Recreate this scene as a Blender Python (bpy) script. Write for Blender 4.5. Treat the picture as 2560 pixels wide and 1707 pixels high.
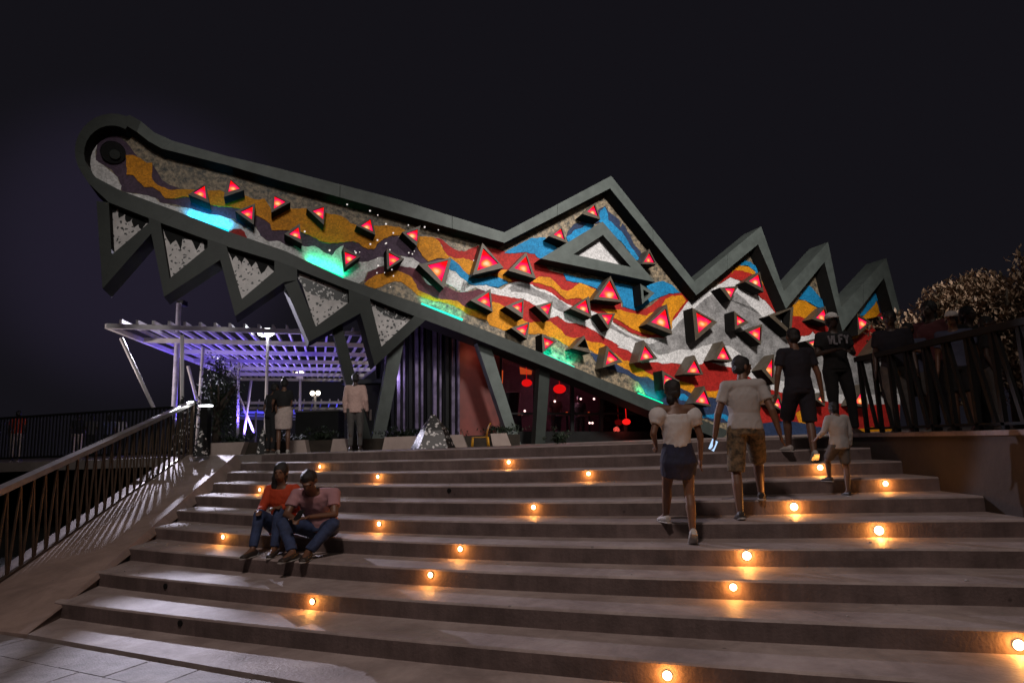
import bpy, bmesh, math, random
import numpy as np
from mathutils import Vector, Matrix, noise
R = math.radians
rnd = random.Random(7)
sc = bpy.context.scene
for o in list(bpy.data.objects): bpy.data.objects.remove(o)

# ------------------------------------------------------------------ camera, world, sun, exposure
F_PX, EYE, YH, ROLL = 1600.0, 1.69, 1103.0, R(1.95)
PITCH = math.atan((YH - 853.5) * math.cos(ROLL) / F_PX)
c_, s_ = math.cos(ROLL), math.sin(ROLL); cp, sp = math.cos(PITCH), math.sin(PITCH)
camd = bpy.data.cameras.new('camera'); cam = bpy.data.objects.new('camera', camd); sc.collection.objects.link(cam)
camd.sensor_width = 36; camd.lens = 36 * F_PX / 2560; camd.clip_end = 900
xa = Vector((c_, s_ * sp, -s_ * cp)); ya = Vector((s_, -c_ * sp, c_ * cp)); za = xa.cross(ya)
M = Matrix((xa, ya, za)).transposed().to_4x4(); M.translation = (0, 0, EYE); cam.matrix_world = M
sc.camera = cam

w = bpy.data.worlds.new("World"); sc.world = w; w.use_nodes = True
nt = w.node_tree; nt.nodes.clear()
wo = nt.nodes.new('ShaderNodeOutputWorld'); bg = nt.nodes.new('ShaderNodeBackground')
tc = nt.nodes.new('ShaderNodeTexCoord'); nrm = nt.nodes.new('ShaderNodeVectorMath'); nrm.operation = 'NORMALIZE'
dp = nt.nodes.new('ShaderNodeVectorMath'); dp.operation = 'DOT_PRODUCT'
gd = Vector((-.55, .93, .30)).normalized(); dp.inputs[1].default_value = gd
mr = nt.nodes.new('ShaderNodeMapRange'); mr.inputs['From Min'].default_value = .972; mr.inputs['From Max'].default_value = 1.0
mr.interpolation_type = 'SMOOTHERSTEP'
mx = nt.nodes.new('ShaderNodeMixRGB'); mx.inputs[1].default_value = (.0066, .0060, .0085, 1); mx.inputs[2].default_value = (.0145, .0118, .0225, 1)
L = nt.links.new
L(tc.outputs['Generated'], nrm.inputs[0]); L(nrm.outputs[0], dp.inputs[0]); L(dp.outputs['Value'], mr.inputs['Value'])
L(mr.outputs[0], mx.inputs[0]); L(mx.outputs[0], bg.inputs[0]); bg.inputs[1].default_value = 1.0; L(bg.outputs[0], wo.inputs[0])
# very weak sun: the flood of the promenade seen as one soft far source behind the camera on the right
sd = bpy.data.lights.new('sun', 'SUN'); sd.energy = 0.12; sd.angle = R(25); sd.color = (1, .86, .72)
sun = bpy.data.objects.new('sun', sd); sc.collection.objects.link(sun); sun.rotation_euler = (R(48), 0, R(25))
sc.view_settings.view_transform = 'Standard'; sc.view_settings.look = 'None'
sc.view_settings.exposure = 0; sc.view_settings.gamma = 1; sc.view_settings.use_curve_mapping = False
sc.cycles.use_denoising = True
sc.cycles.max_bounces = 5; sc.cycles.diffuse_bounces = 2; sc.cycles.glossy_bounces = 2
sc.cycles.sample_clamp_indirect = 2.0

def ray(x, y):
    u = (x - 1280) / F_PX; v = -(y - 853.5) / F_PX
    a = u * c_ + v * s_; b = -u * s_ + v * c_
    return Vector((a, cp - b * sp, sp + b * cp))
def atz(x, y, z):
    d = ray(x, y); t = (z - EYE) / d.z; return Vector((0, 0, EYE)) + d * t
def aty(x, y, Y):
    d = ray(x, y); return Vector((0, 0, EYE)) + d * (Y / d.y)
def Z(o, s, pts): return [(o[0] + x / s, o[1] + y / s) for x, y in pts]
ZA = lambda *p: Z((430, 430), 5.808, p); ZB = lambda *p: Z((800, 480), 5.808, p); ZC = lambda *p: Z((1150, 480), 5.808, p)
ZD = lambda *p: Z((1150, 680), 5.808, p); ZE = lambda *p: Z((1500, 620), 5.808, p); ZF = lambda *p: Z((1500, 850), 5.808, p)
ZG = lambda *p: Z((1850, 620), 5.808, p); ZS = lambda *p: Z((150, 250), 3.92, p); Z5 = lambda *p: Z((1200, 400), 3.92, p)
Z8 = lambda *p: Z((1750, 750), 3.485, p)

# ------------------------------------------------------------------ lamps that light the place (floods out of frame are added without masts)
def lamp(kind, name, loc, energy, color, target=None, size=.3, spot=60, blend=.5):
    d = bpy.data.lights.new(name, kind); d.energy = energy; d.color = color
    if kind == 'SPOT': d.spot_size = R(spot); d.spot_blend = blend; d.shadow_soft_size = size
    elif kind == 'POINT': d.shadow_soft_size = size
    o = bpy.data.objects.new(name, d); sc.collection.objects.link(o); o.location = loc
    if target is not None: o.rotation_euler = (Vector(target) - Vector(loc)).to_track_quat('-Z', 'Y').to_euler()
    return o
lamp('SPOT', 'flood_light_right', (6, 2, 13), 15500, (1, .95, .90), (4.8, 19, 6.0), 1.1, 58, .85)
lamp('SPOT', 'fill_middle', (0, -4, 11), 4400, (1, .95, .90), (-4.2, 15.5, 6.1), 1.3, 50, .9)  # second unseen lamp, added to fill the left of the facade
MAST = Vector((-10.61, 20, 6.45))
lamp('SPOT', 'mast_flood', MAST, 6800, (.84, .80, 1.0), (-3.2, 6.5, 0), .06, 56, .3)
lamp('SPOT', 'overhead_fill', (-1.5, -.5, 12), 2350, (1, .80, .73), (-.3, 7.0, .5), .5, 64, .8)  # unseen lamp added for the general light on the steps

# ------------------------------------------------------------------ materials
def mat(name, col, rough=.7, metal=0, var=.25, vscale=6, col2=None, bump=.0, bscale=60, spec=.5, fine=0, emis=None, estr=0):
    m = bpy.data.materials.new(name); m.use_nodes = True; n = m.node_tree; b = n.nodes['Principled BSDF']; l = n.links.new
    b.inputs['Roughness'].default_value = rough; b.inputs['Metallic'].default_value = metal
    b.inputs['Specular IOR Level'].default_value = spec
    t = n.nodes.new('ShaderNodeTexCoord')
    no = n.nodes.new('ShaderNodeTexNoise'); no.inputs['Scale'].default_value = vscale; no.inputs['Detail'].default_value = 6; no.inputs['Roughness'].default_value = .65
    l(t.outputs['Object'], no.inputs['Vector'])
    c1 = [max(0, x * (1 - var)) for x in col]; c2 = col2 if col2 else [min(1, x * (1 + var)) for x in col]
    r = n.nodes.new('ShaderNodeValToRGB'); r.color_ramp.elements[0].color = (*c1, 1); r.color_ramp.elements[1].color = (*c2, 1)
    r.color_ramp.elements[0].position = .36; r.color_ramp.elements[1].position = .64
    l(no.outputs[0], r.inputs[0]); src = r.outputs[0]
    if fine:
        vo = n.nodes.new('ShaderNodeTexVoronoi'); vo.inputs['Scale'].default_value = fine; l(t.outputs['Object'], vo.inputs['Vector'])
        sep = n.nodes.new('ShaderNodeSeparateColor'); l(vo.outputs['Color'], sep.inputs[0])
        mrr = n.nodes.new('ShaderNodeMapRange'); mrr.inputs['To Min'].default_value = .74; mrr.inputs['To Max'].default_value = 1.2; l(sep.outputs[0], mrr.inputs[0])
        mm = n.nodes.new('ShaderNodeVectorMath'); mm.operation = 'SCALE'; l(src, mm.inputs[0]); l(mrr.outputs[0], mm.inputs['Scale']); src = mm.outputs[0]
    l(src, b.inputs['Base Color'])
    if bump:
        n2 = n.nodes.new('ShaderNodeTexNoise'); n2.inputs['Scale'].default_value = bscale; n2.inputs['Detail'].default_value = 5; l(t.outputs['Object'], n2.inputs['Vector'])
        bp = n.nodes.new('ShaderNodeBump'); bp.inputs['Strength'].default_value = bump; bp.inputs['Distance'].default_value = .02
        l(n2.outputs[0], bp.inputs['Height']); l(bp.outputs[0], b.inputs['Normal'])
    if emis: b.inputs['Emission Color'].default_value = (*emis, 1); b.inputs['Emission Strength'].default_value = estr
    return m
def emat(name, col, s):
    m = bpy.data.materials.new(name); m.use_nodes = True; n = m.node_tree; n.nodes.clear()
    e = n.nodes.new('ShaderNodeEmission'); e.inputs[0].default_value = (*col, 1); e.inputs[1].default_value = s
    o = n.nodes.new('ShaderNodeOutputMaterial'); n.links.new(e.outputs[0], o.inputs[0]); return m
def mosaic(name, col, var=.16): return mat(name, col, .55, 0, var, 2.2, None, .5, 45, .22, 26)
def speckle(name, base, dot, scale=7, thr=.34, rough=.45):
    m = mat(name, base, rough, 0, .2, 3); n = m.node_tree; l = n.links.new; b = n.nodes['Principled BSDF']
    src = b.inputs['Base Color'].links[0].from_socket
    t = n.nodes.new('ShaderNodeTexCoord'); wn = n.nodes.new('ShaderNodeTexNoise'); wn.inputs['Scale'].default_value = scale * 1.2
    l(t.outputs['Object'], wn.inputs['Vector'])
    ad = n.nodes.new('ShaderNodeVectorMath'); ad.operation = 'MULTIPLY_ADD'; ad.inputs[1].default_value = (.12, .12, .12)
    l(wn.outputs['Color'], ad.inputs[0]); l(t.outputs['Object'], ad.inputs[2])
    v = n.nodes.new('ShaderNodeTexVoronoi'); v.inputs['Scale'].default_value = scale; l(ad.outputs[0], v.inputs['Vector'])
    k = n.nodes.new('ShaderNodeMath'); k.operation = 'LESS_THAN'; k.inputs[1].default_value = thr; l(v.outputs['Distance'], k.inputs[0])
    mx = n.nodes.new('ShaderNodeMixRGB'); mx.inputs[2].default_value = (*dot, 1); l(k.outputs[0], mx.inputs[0]); l(src, mx.inputs[1]); l(mx.outputs[0], b.inputs['Base Color'])
    return m
MT = dict(
    orange=mosaic('orange_mosaic', (.62, .24, .008)), red=mosaic('red_mosaic', (.37, .018, .014)), white=mosaic('white_mosaic', (.62, .60, .60), .12),
    grey=mosaic('grey_mosaic', (.25, .24, .24), .38), blue=mosaic('blue_mosaic', (.012, .21, .44)), navy=mosaic('navy_mosaic', (.025, .04, .09)),
    purple=mosaic('purple_mosaic', (.075, .045, .075)), maroon=mosaic('maroon_mosaic', (.13, .03, .045)),
    tan=mat('tan_mottled_mosaic', (.05, .052, .045), .45, 0, .3, 9, (.36, .27, .17), .5, 45, .5, 22),
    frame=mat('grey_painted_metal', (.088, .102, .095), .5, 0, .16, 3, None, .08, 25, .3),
    side_shade=mat('reveal_shade_black', (.012, .011, .010), .85, 0, .15, 5, spec=.08),  # shade put into the colour of side and back faces
    frame_shaded=mat('shaded_grey_metal', (.036, .042, .038), .5, 0, .16, 3, None, .08, 25, .3),  # lower beam and snout: frame grey darkened to stand for weaker light
    frame_dark=mat('darkened_grey_metal', (.020, .024, .021), .5, 0, .16, 3, None, .08, 25, .25),  # teeth: the same grey darker still, weaker light put into the colour
    bronze=mat('bronze_lamp_box', (.085, .065, .045), .5, 0, .2, 6),
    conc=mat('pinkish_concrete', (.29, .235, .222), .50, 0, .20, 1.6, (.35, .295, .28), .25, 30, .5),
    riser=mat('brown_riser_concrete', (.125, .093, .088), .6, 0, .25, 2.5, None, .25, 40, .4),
    cheek=mat('plastered_cheek', (.30, .225, .195), .6, 0, .14, 1.2, None, .15, 30),
    paver=mat('grey_paver', (.20, .18, .18), .5, 0, .25, 4, None, .3, 50),
    joint=mat('paver_joint', (.04, .035, .035), .9), plaza=mat('plaza_stone', (.17, .14, .13), .6, 0, .2, 1.5, None, .2, 20),
    dark=mat('dark_ground', (.02, .02, .018), .9, 0, .3, 2), rail=mat('brushed_rail_metal', (.42, .38, .36), .32, .6, .2, 5),
    baluster=mat('dark_bronze_steel', (.12, .085, .06), .4, .5, .2, 8), black=mat('black_steel', (.006, .006, .006), .7, spec=.2),
    white_steel=mat('white_painted_steel', (.55, .52, .53), .5, 0, .08, 3), skin=mat('brown_skin', (.125, .062, .037), .5, 0, .08, 12),
    skin_dark=mat('dark_skin', (.045, .025, .018), .5, 0, .08, 12), hair=mat('black_hair', (.008, .007, .007), .55, 0, .3, 60, None, .5, 150),
    tshirt=mat('white_tshirt', (.30, .285, .275), .85, 0, .05, 6, None, .5, 9), blouse=mat('white_blouse', (.46, .44, .43), .85, 0, .05, 6, None, .5, 12),
    denim=mat('blue_denim', (.010, .012, .034), .85, 0, .3, 14, None, .4, 14), jeans=mat('faded_jeans', (.022, .038, .095), .85, 0, .35, 10, None, .4, 12),
    camo=mat('camouflage_cloth', (.03, .025, .015), .9, 0, .2, 22, (.16, .11, .06), .4, 14), navyc=mat('navy_cloth', (.009, .008, .015), .9, 0, .2, 8, None, .5, 10),
    blackc=mat('black_cloth', (.008, .008, .009), .9, 0, .2, 8, None, .5, 10), pink=mat('pink_tee', (.32, .17, .185), .85, 0, .06, 6, None, .5, 10),
    redc=mat('orange_red_blouse', (.36, .035, .006), .85, 0, .12, 6, None, .5, 10), sweater=mat('pale_pink_sweater', (.50, .34, .30), .9, 0, .08, 20, None, .6, 40),
    cream=mat('cream_skirt_cloth', (.42, .34, .31), .9, 0, .12, 20, None, .4, 18), greyc=mat('grey_cloth', (.07, .065, .062), .9, 0, .2, 12, None, .4, 12),
    sole=mat('shoe_rubber', (.35, .33, .31), .6), shoe=mat('dark_shoe', (.03, .022, .018), .5), blue_shaded=mat('shaded_blue_cloth', (.06, .07, .12), .9, 0, .15, 10),  # blue cloth darkened to stand for the shade behind the fence
    pink_shaded=mat('shaded_pink_cloth', (.13, .04, .045), .9, 0, .1, 6), lettering=mat('faded_print', (.20, .19, .21), .9, 0, .3, 20), cap=mat('white_cap_cloth', (.55, .52, .50), .9, 0, .3, 12), eye=mat('eye_dark', (.01, .008, .008), .2), yellow=mat('yellow_plastic', (.75, .36, .02), .35),  # dark pink: dimness of the fence group put into the cloth colour
    trunk=mat('bark', (.05, .035, .025), .9, 0, .3, 12), soil_and_shade=mat('soil_and_shade', (.03, .022, .016), .95),
    leaf=mat('dry_leaf', (.022, .024, .010), .6, 0, .4, 7, (.46, .29, .19)), leafd=mat('dark_leaf', (.015, .026, .012), .6, 0, .4, 5),
    redwall=mat('red_brown_wall', (.12, .018, .012), .55, 0, .2, 3), maroonwall=mat('dim_maroon_wall', (.075, .022, .036), .6, 0, .3, 2.5),
    mirror=mat('dark_mirror_panel', (.16, .13, .20), .28, .6, .5, 3), planter=mat('pale_planter_stone', (.36, .28, .25), .7, 0, .1, 3, None, .2, 30),
    teeth=speckle('white_mosaic_with_black_chips', (.52, .48, .47), (.01, .01, .01), 10, .29),
    pebble=speckle('black_mosaic_with_white_pebbles', (.012, .012, .012), (.60, .58, .57), 11, .33),
    cyan_l=emat('cyan_led', (.0, .55, .75), 2.2), green_l=emat('green_led', (.0, .6, .28), 2.2), turq_l=emat('turquoise_led', (.02, .65, .42), 2.2),
    bulb=emat('warm_bulb', (1, .66, .30), 10), cold=emat('cold_lamp', (.95, .98, 1), 14), warmw=emat('warm_white_bulb', (1, .86, .66), 5),
    redglow=emat('red_shade', (1, .012, .01), 1.1), orangeglow=emat('orange_sign', (1, .16, .03), .7), phone=emat('phone_screen', (.45, .65, .95), 1.2), pin=emat('pin_glint', (1, .9, .85), .9),
    violet=emat('violet_led', (.14, .10, 1), 3), glass=None)
g = bpy.data.materials.new('window_glass'); g.use_nodes = True; n = g.node_tree; n.nodes.clear()
tr = n.nodes.new('ShaderNodeBsdfTransparent'); tr.inputs[0].default_value = (.80, .68, .74, 1); gl = n.nodes.new('ShaderNodeBsdfGlossy'); gl.inputs['Roughness'].default_value = .03
fr_ = n.nodes.new('ShaderNodeFresnel'); fr_.inputs[0].default_value = 1.5; mxs = n.nodes.new('ShaderNodeMixShader'); ou = n.nodes.new('ShaderNodeOutputMaterial')
n.links.new(fr_.outputs[0], mxs.inputs[0]); n.links.new(tr.outputs[0], mxs.inputs[1]); n.links.new(gl.outputs[0], mxs.inputs[2]); n.links.new(mxs.outputs[0], ou.inputs[0]); MT['glass'] = g
# lit lens of the triangle lamps: the bulb glows hotter near the bottom
lm = bpy.data.materials.new('red_lamp_lens'); lm.use_nodes = True; n = lm.node_tree; n.nodes.clear()
at = n.nodes.new('ShaderNodeAttribute'); at.attribute_name = 'lens_glow'
rp = n.nodes.new('ShaderNodeValToRGB'); cr = rp.color_ramp
cr.elements[0].position = 0; cr.elements[0].color = (1, .006, .008, 1); cr.elements[1].position = 1; cr.elements[1].color = (1, .72, .42, 1)
for p_, c in ((.30, (1, .008, .12, 1)), (.52, (1, .05, .09, 1)), (.68, (1, .25, .03, 1))):
    e = cr.elements.new(p_); e.color = c
em = n.nodes.new('ShaderNodeEmission'); em.inputs[1].default_value = 1.15; ou = n.nodes.new('ShaderNodeOutputMaterial')
n.links.new(at.outputs['Fac'], rp.inputs[0]); n.links.new(rp.outputs[0], em.inputs[0]); n.links.new(em.outputs[0], ou.inputs[0]); MT['lens'] = lm

for key in ('conc', 'riser', 'cheek', 'paver'):      # stains, drips and gum spots
    m = MT[key]; n = m.node_tree; l = n.links.new; b = n.nodes['Principled BSDF']; src = b.inputs['Base Color'].links[0].from_socket
    t = n.nodes.new('ShaderNodeTexCoord'); mp = n.nodes.new('ShaderNodeMapping'); mp.inputs['Scale'].default_value = (1, 1, 1) if key != 'riser' else (2.5, 2.5, .3); l(t.outputs['Object'], mp.inputs['Vector'])
    a = n.nodes.new('ShaderNodeTexNoise'); a.inputs['Scale'].default_value = 2.6; a.inputs['Detail'].default_value = 10; a.inputs['Roughness'].default_value = .7; a.inputs['Distortion'].default_value = .6; l(mp.outputs[0], a.inputs['Vector'])
    q = n.nodes.new('ShaderNodeMapRange'); q.inputs['From Min'].default_value = .42; q.inputs['From Max'].default_value = .66; q.inputs['To Min'].default_value = 1.06; q.inputs['To Max'].default_value = .78; l(a.outputs[0], q.inputs['Value'])
    v = n.nodes.new('ShaderNodeTexVoronoi'); v.inputs['Scale'].default_value = 3.1; l(t.outputs['Object'], v.inputs['Vector'])
    g2 = n.nodes.new('ShaderNodeMapRange'); g2.inputs['From Min'].default_value = .03; g2.inputs['From Max'].default_value = .06; g2.inputs['To Min'].default_value = .5; l(v.outputs['Distance'], g2.inputs['Value'])
    mu = n.nodes.new('ShaderNodeMath'); mu.operation = 'MULTIPLY'; l(q.outputs[0], mu.inputs[0]); l(g2.outputs[0], mu.inputs[1])
    sc2 = n.nodes.new('ShaderNodeVectorMath'); sc2.operation = 'SCALE'; l(src, sc2.inputs[0]); l(mu.outputs[0], sc2.inputs['Scale']); l(sc2.outputs[0], b.inputs['Base Color'])
    rr_ = n.nodes.new('ShaderNodeMapRange'); rr_.inputs['To Min'].default_value = .50; rr_.inputs['To Max'].default_value = .72; l(a.outputs[0], rr_.inputs['Value']); l(rr_.outputs[0], b.inputs['Roughness'])
# ------------------------------------------------------------------ helpers
def link(name, me, parent=None, m=None, loc=None):
    o = bpy.data.objects.new(name, me); sc.collection.objects.link(o)
    if m: me.materials.append(m)
    if parent: o.parent = parent
    if loc is not None: o.location = loc
    return o
def mesh(name, verts, faces, m, parent=None, smooth=False):
    me = bpy.data.meshes.new(name); me.from_pydata([tuple(v) for v in verts], [], faces); me.update()
    bm = bmesh.new(); bm.from_mesh(me); bmesh.ops.recalc_face_normals(bm, faces=bm.faces); bm.to_mesh(me); bm.free()
    if smooth: me.polygons.foreach_set('use_smooth', [True] * len(me.polygons))
    return link(name, me, parent, m)
def thing(name, label, cat, loc=(0, 0, 0), group=None):
    o = bpy.data.objects.new(name, None); sc.collection.objects.link(o); o.location = loc; o.empty_display_size = .2
    o['label'] = label; o['category'] = cat
    if group: o['group'] = group
    return o
def tag(o, label, cat, group=None):
    o['label'] = label; o['category'] = cat
    if group: o['group'] = group
    return o
def struct(o): o['kind'] = 'structure'; return o
def root(name):
    o = bpy.data.objects.new(name, None); sc.collection.objects.link(o); o['kind'] = 'structure'; return o
class MB:
    def __init__(s): s.v = []; s.f = []
    def add(s, vs, fs):
        b = len(s.v); s.v += [Vector(v) for v in vs]; s.f += [tuple(i + b for i in f) for f in fs]; return s
    def box(s, c, size, rz=0, tilt=None):
        hx, hy, hz = [q / 2 for q in size]; m_ = Matrix.Rotation(rz, 3, 'Z')
        if tilt is not None: m_ = tilt
        vs = [Vector(c) + m_ @ Vector((a * hx, b * hy, d * hz)) for a in (-1, 1) for b in (-1, 1) for d in (-1, 1)]
        return s.add(vs, [(0, 1, 3, 2), (4, 6, 7, 5), (0, 4, 5, 1), (2, 3, 7, 6), (0, 2, 6, 4), (1, 5, 7, 3)])
    def bar(s, a, b, w_, h_, up=(0, 0, 1)):
        a = Vector(a); b = Vector(b); d = (b - a).normalized(); sd_ = d.cross(Vector(up))
        if sd_.length < 1e-4: sd_ = Vector((1, 0, 0))
        sd_.normalize(); u = sd_.cross(d); vs = []
        for p in (a, b):
            for i, j in ((-1, -1), (1, -1), (1, 1), (-1, 1)): vs.append(p + sd_ * (i * w_ / 2) + u * (j * h_ / 2))
        return s.add(vs, [(0, 1, 2, 3), (7, 6, 5, 4), (0, 4, 5, 1), (1, 5, 6, 2), (2, 6, 7, 3), (3, 7, 4, 0)])
    def tube(s, a, b, r0, r1, n=10, caps=True):
        a = Vector(a); b = Vector(b); q = (b - a).to_track_quat('Z', 'Y'); vs = []
        for p, r in ((a, r0), (b, r1)):
            for i in range(n):
                t = 2 * math.pi * i / n; vs.append(p + q @ Vector((r * math.cos(t), r * math.sin(t), 0)))
        fs = [(i, (i + 1) % n, n + (i + 1) % n, n + i) for i in range(n)]
        if caps: fs += [tuple(range(n))[::-1], tuple(range(n, 2 * n))]
        return s.add(vs, fs)
    def ball(s, c, r, rot=None, nu=14, nv=9):
        if not hasattr(r, '__len__'): r = (r, r, r)
        vs = []; c = Vector(c)
        for j in range(nv + 1):
            ph = math.pi * j / nv
            for i in range(nu):
                t = 2 * math.pi * i / nu
                v = Vector((r[0] * math.sin(ph) * math.cos(t), r[1] * math.sin(ph) * math.sin(t), r[2] * math.cos(ph)))
                vs.append(c + (rot @ v if rot else v))
        fs = [(j * nu + i, j * nu + (i + 1) % nu, (j + 1) * nu + (i + 1) % nu, (j + 1) * nu + i) for j in range(nv) for i in range(nu)]
        return s.add(vs, fs)
    def cap(s, a, b, r0, r1, n=12):
        s.tube(a, b, r0, r1, n); s.ball(a, r0, None, n, 7); s.ball(b, r1, None, n, 7); return s
    def loft(s, rings, X, n=20):     # rings: (centre, rx, ry, tiltaxis normal optional)
        vs = []
        for k, (p, rx, ry) in enumerate(rings):
            p = Vector(p); q0 = Vector(rings[max(0, k - 1)][0]); q1 = Vector(rings[min(len(rings) - 1, k + 1)][0])
            d = (q1 - q0).normalized(); x = (X - d * X.dot(d)).normalized(); y = d.cross(x)
            for i in range(n):
                t = 2 * math.pi * i / n; vs.append(p + x * rx * math.cos(t) + y * ry * math.sin(t))
        m_ = len(rings); fs = [(k * n + i, k * n + (i + 1) % n, (k + 1) * n + (i + 1) % n, (k + 1) * n + i) for k in range(m_ - 1) for i in range(n)]
        fs += [tuple(range(n))[::-1], tuple(range((m_ - 1) * n, m_ * n))]
        return s.add(vs, fs)
    def build(s, name, m, parent=None, smooth=False): return mesh(name, s.v, s.f, m, parent, smooth)
    def fuse(s, name, m, parent=None, voxel=.012, it=4):   # weld overlapping volumes into ONE continuous skin
        me = bpy.data.meshes.new('tmp'); me.from_pydata([tuple(v) for v in s.v], [], s.f)
        o = bpy.data.objects.new('tmp', me); sc.collection.objects.link(o)
        rm = o.modifiers.new('r', 'REMESH'); rm.mode = 'VOXEL'; rm.voxel_size = voxel
        sm = o.modifiers.new('s', 'SMOOTH'); sm.factor = .5; sm.iterations = it
        dg = bpy.context.evaluated_depsgraph_get(); me2 = bpy.data.meshes.new_from_object(o.evaluated_get(dg)); me2.name = name
        bpy.data.objects.remove(o); bpy.data.meshes.remove(me)
        me2.polygons.foreach_set('use_smooth', [True] * len(me2.polygons))
        return link(name, me2, parent, m)

# ------------------------------------------------------------------ ground, steps, plaza
RH, TOP = .16, 1.6
def fy(k, x):           # depth of the front edge of step k at world x (the flight is slightly fanned and curved)
    q = 9 - k
    yl, yc, yr = 7.25 + .73 * q, 4.87 + .585 * q, 3.9 + .655 * q
    xl, xc, xr = -5.1, .5, 3.5
    if x > xr:
        s2 = (yr - yc) / (xr - xc); s2 = min(s2, -.12); return yr + s2 * (x - xr)
    if x < xl: return yl + (yl - yc) / (xl - xc) * (x - xl)
    return yl * (x - xc) * (x - xr) / ((xl - xc) * (xl - xr)) + yc * (x - xl) * (x - xr) / ((xc - xl) * (xc - xr)) + yr * (x - xl) * (x - xc) / ((xr - xl) * (xr - xc))
def hk(k): return TOP - RH * k
WX = 4.88
stairs = root('stairs')
LPX = [623, 602, 570, 536, 493, 449, 395, 332, 259, 167]
def xL(k):
    x = -5.0
    for _ in range(30): x += ((LPX[k] - 1280) / F_PX * fy(k, x) - x) * .5
    return x
step_obj = {}
for k in range(0, 10):
    x1 = WX - .002 if k <= 4 else 9.5
    xl_ = xL(k); xs = [xl_, (xl_ - 4.7) / 2] + [-4.7 + i * .1 for i in range(0, int((x1 + 4.7) / .1) + 1)]
    if xs[-1] < x1 - .01: xs.append(x1)
    n = len(xs); vs = []; z1, z0 = hk(k), hk(k + 1) - .01
    ed = [fy(k, x) + .006 * noise.noise(Vector((x * 3, k * 7, 0))) + .005 * noise.noise(Vector((x * 11, k * 3, 1))) for x in xs]
    bk = [(fy(k - 1, x) + .03) if k > 0 else (fy(0, x) + .5) for x in xs]
    bv = .018
    for x, y, yb in zip(xs, ed, bk):
        vs += [(x, y, z0), (x, y, z1 - bv), (x, y + bv * .4, z1 - bv * .35), (x, y + bv, z1), (x, yb, z1), (x, yb, z0)]
    fs = []
    for i in range(n - 1):
        for j in range(5): fs.append((i * 6 + j, i * 6 + j + 1, (i + 1) * 6 + j + 1, (i + 1) * 6 + j))
    fs += [tuple(range(6)), tuple(range((n - 1) * 6, n * 6))]
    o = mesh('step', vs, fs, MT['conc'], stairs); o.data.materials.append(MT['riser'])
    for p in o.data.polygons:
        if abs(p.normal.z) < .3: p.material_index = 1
    step_obj[k] = o
# bottom landing strip (flush concrete band) and the paved forecourt
L10a = atz(65, 1584, 0); L10b = atz(773, 1707, 0); dL = (L10b - L10a).normalized()
ends = [L10a, L10a + dL * 14]
me_v = [(ends[0].x, ends[0].y, 0), (ends[1].x, ends[1].y, 0), (9.5, fy(9, 9.5) + .1, 0), (-5.12, fy(9, -5.12) + .1, 0)]
me_b = [(x, y, -.14) for x, y, z in me_v]
o = mesh('landing_strip', me_v + me_b, [(0, 1, 2, 3), (7, 6, 5, 4), (0, 4, 5, 1), (1, 5, 6, 2), (2, 6, 7, 3), (3, 7, 4, 0)], MT['conc'], stairs)
# crumbs and torn paper on the treads by the inner slope
lb = MB(); lr = random.Random(3)
for _ in range(70):
    k = lr.randrange(1, 9); x = xL(k) + .06 + abs(lr.gauss(0, .35)); y = fy(k, x) + lr.uniform(.1, .5)
    if lr.random() < .25: x = lr.uniform(-4, 4.5); y = fy(k, x) + lr.uniform(.1, .5)
    lb.ball((x, y, hk(k) + .004), (lr.uniform(.006, .026), lr.uniform(.006, .02), lr.uniform(.003, .012)), Matrix.Rotation(lr.uniform(0, 3), 3, 'Z'), 6, 4)
o = lb.build('litter', MT['tshirt'] if 'tshirt' in MT else None); o['kind'] = 'stuff'; o['label'] = 'small scraps of pale litter lying along the left ends of the steps'
# step lights
SL = [(736,1071),(869,1094),(598,1124),(1169,1056),(1352,1085),(1226,1164),(872,1202),(514,1231),(1058,1254),(990,1319),(719,1380),(1883,1071),(2033,1110),(1823,1163),(2018,1217),(1715,1275),(1684,1347),(2338,1479),(1533,1549)]
SLoff = [(1032, 1126), (381, 1345), (415, 1430)]
def on_riser(px, py):
    d = ray(px, py); best = None
    for k in range(10):
        t = 4.0
        for _ in range(40):       # solve y(t) = fy(k, x(t))
            t += (fy(k, d.x * t) - d.y * t) * .6
        p = Vector((0, 0, EYE)) + d * t
        zc = (hk(k) + hk(k + 1)) / 2; e = abs(p.z - zc)
        if best is None or e < best[0]: best = (e, k, p)
    return best
big = {(1883,1071): 1.8, (1823,1163): 2.4, (2018,1217): 2.6, (1715,1275): 2.2, (1684,1347): 1.3, (2338,1479): 1.8, (1533,1549): 1.5, (2033,1110): 1.3}
for i, (a, b) in enumerate(SL + SLoff):
    e, k, p = on_riser(a * 1.08844, b * 1.08866)
    p.z = min(max(p.z, hk(k + 1) + .06), hk(k) - .055)
    y0 = fy(k, p.x); slope = (fy(k, p.x + .05) - fy(k, p.x - .05)) / .1
    nn = Vector((slope, -1, 0)).normalized(); lit = i < len(SL)
    mb = MB().tube(Vector((p.x, y0, p.z)) - nn * .02, Vector((p.x, y0, p.z)) + nn * .012, .031, .029, 18)
    r_ = mb.build('step_light', MT['riser'] if lit else MT['black'], step_obj[k])
    sz = .027 * (1 + .38 * (big.get((a, b), 1) - 1))
    if lit:
        MB().ball(Vector((p.x, y0, p.z)) + nn * .013, (sz, .008, sz), Matrix.Rotation(math.atan2(nn.x, -nn.y), 3, 'Z')).build('bulb', MT['bulb'], r_, True)
        lamp('POINT', 'step_light_lamp', Vector((p.x, y0, p.z)) + nn * .042, 3.0 * big.get((a, b), 1), (1, .37, .07), None, .025)
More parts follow.
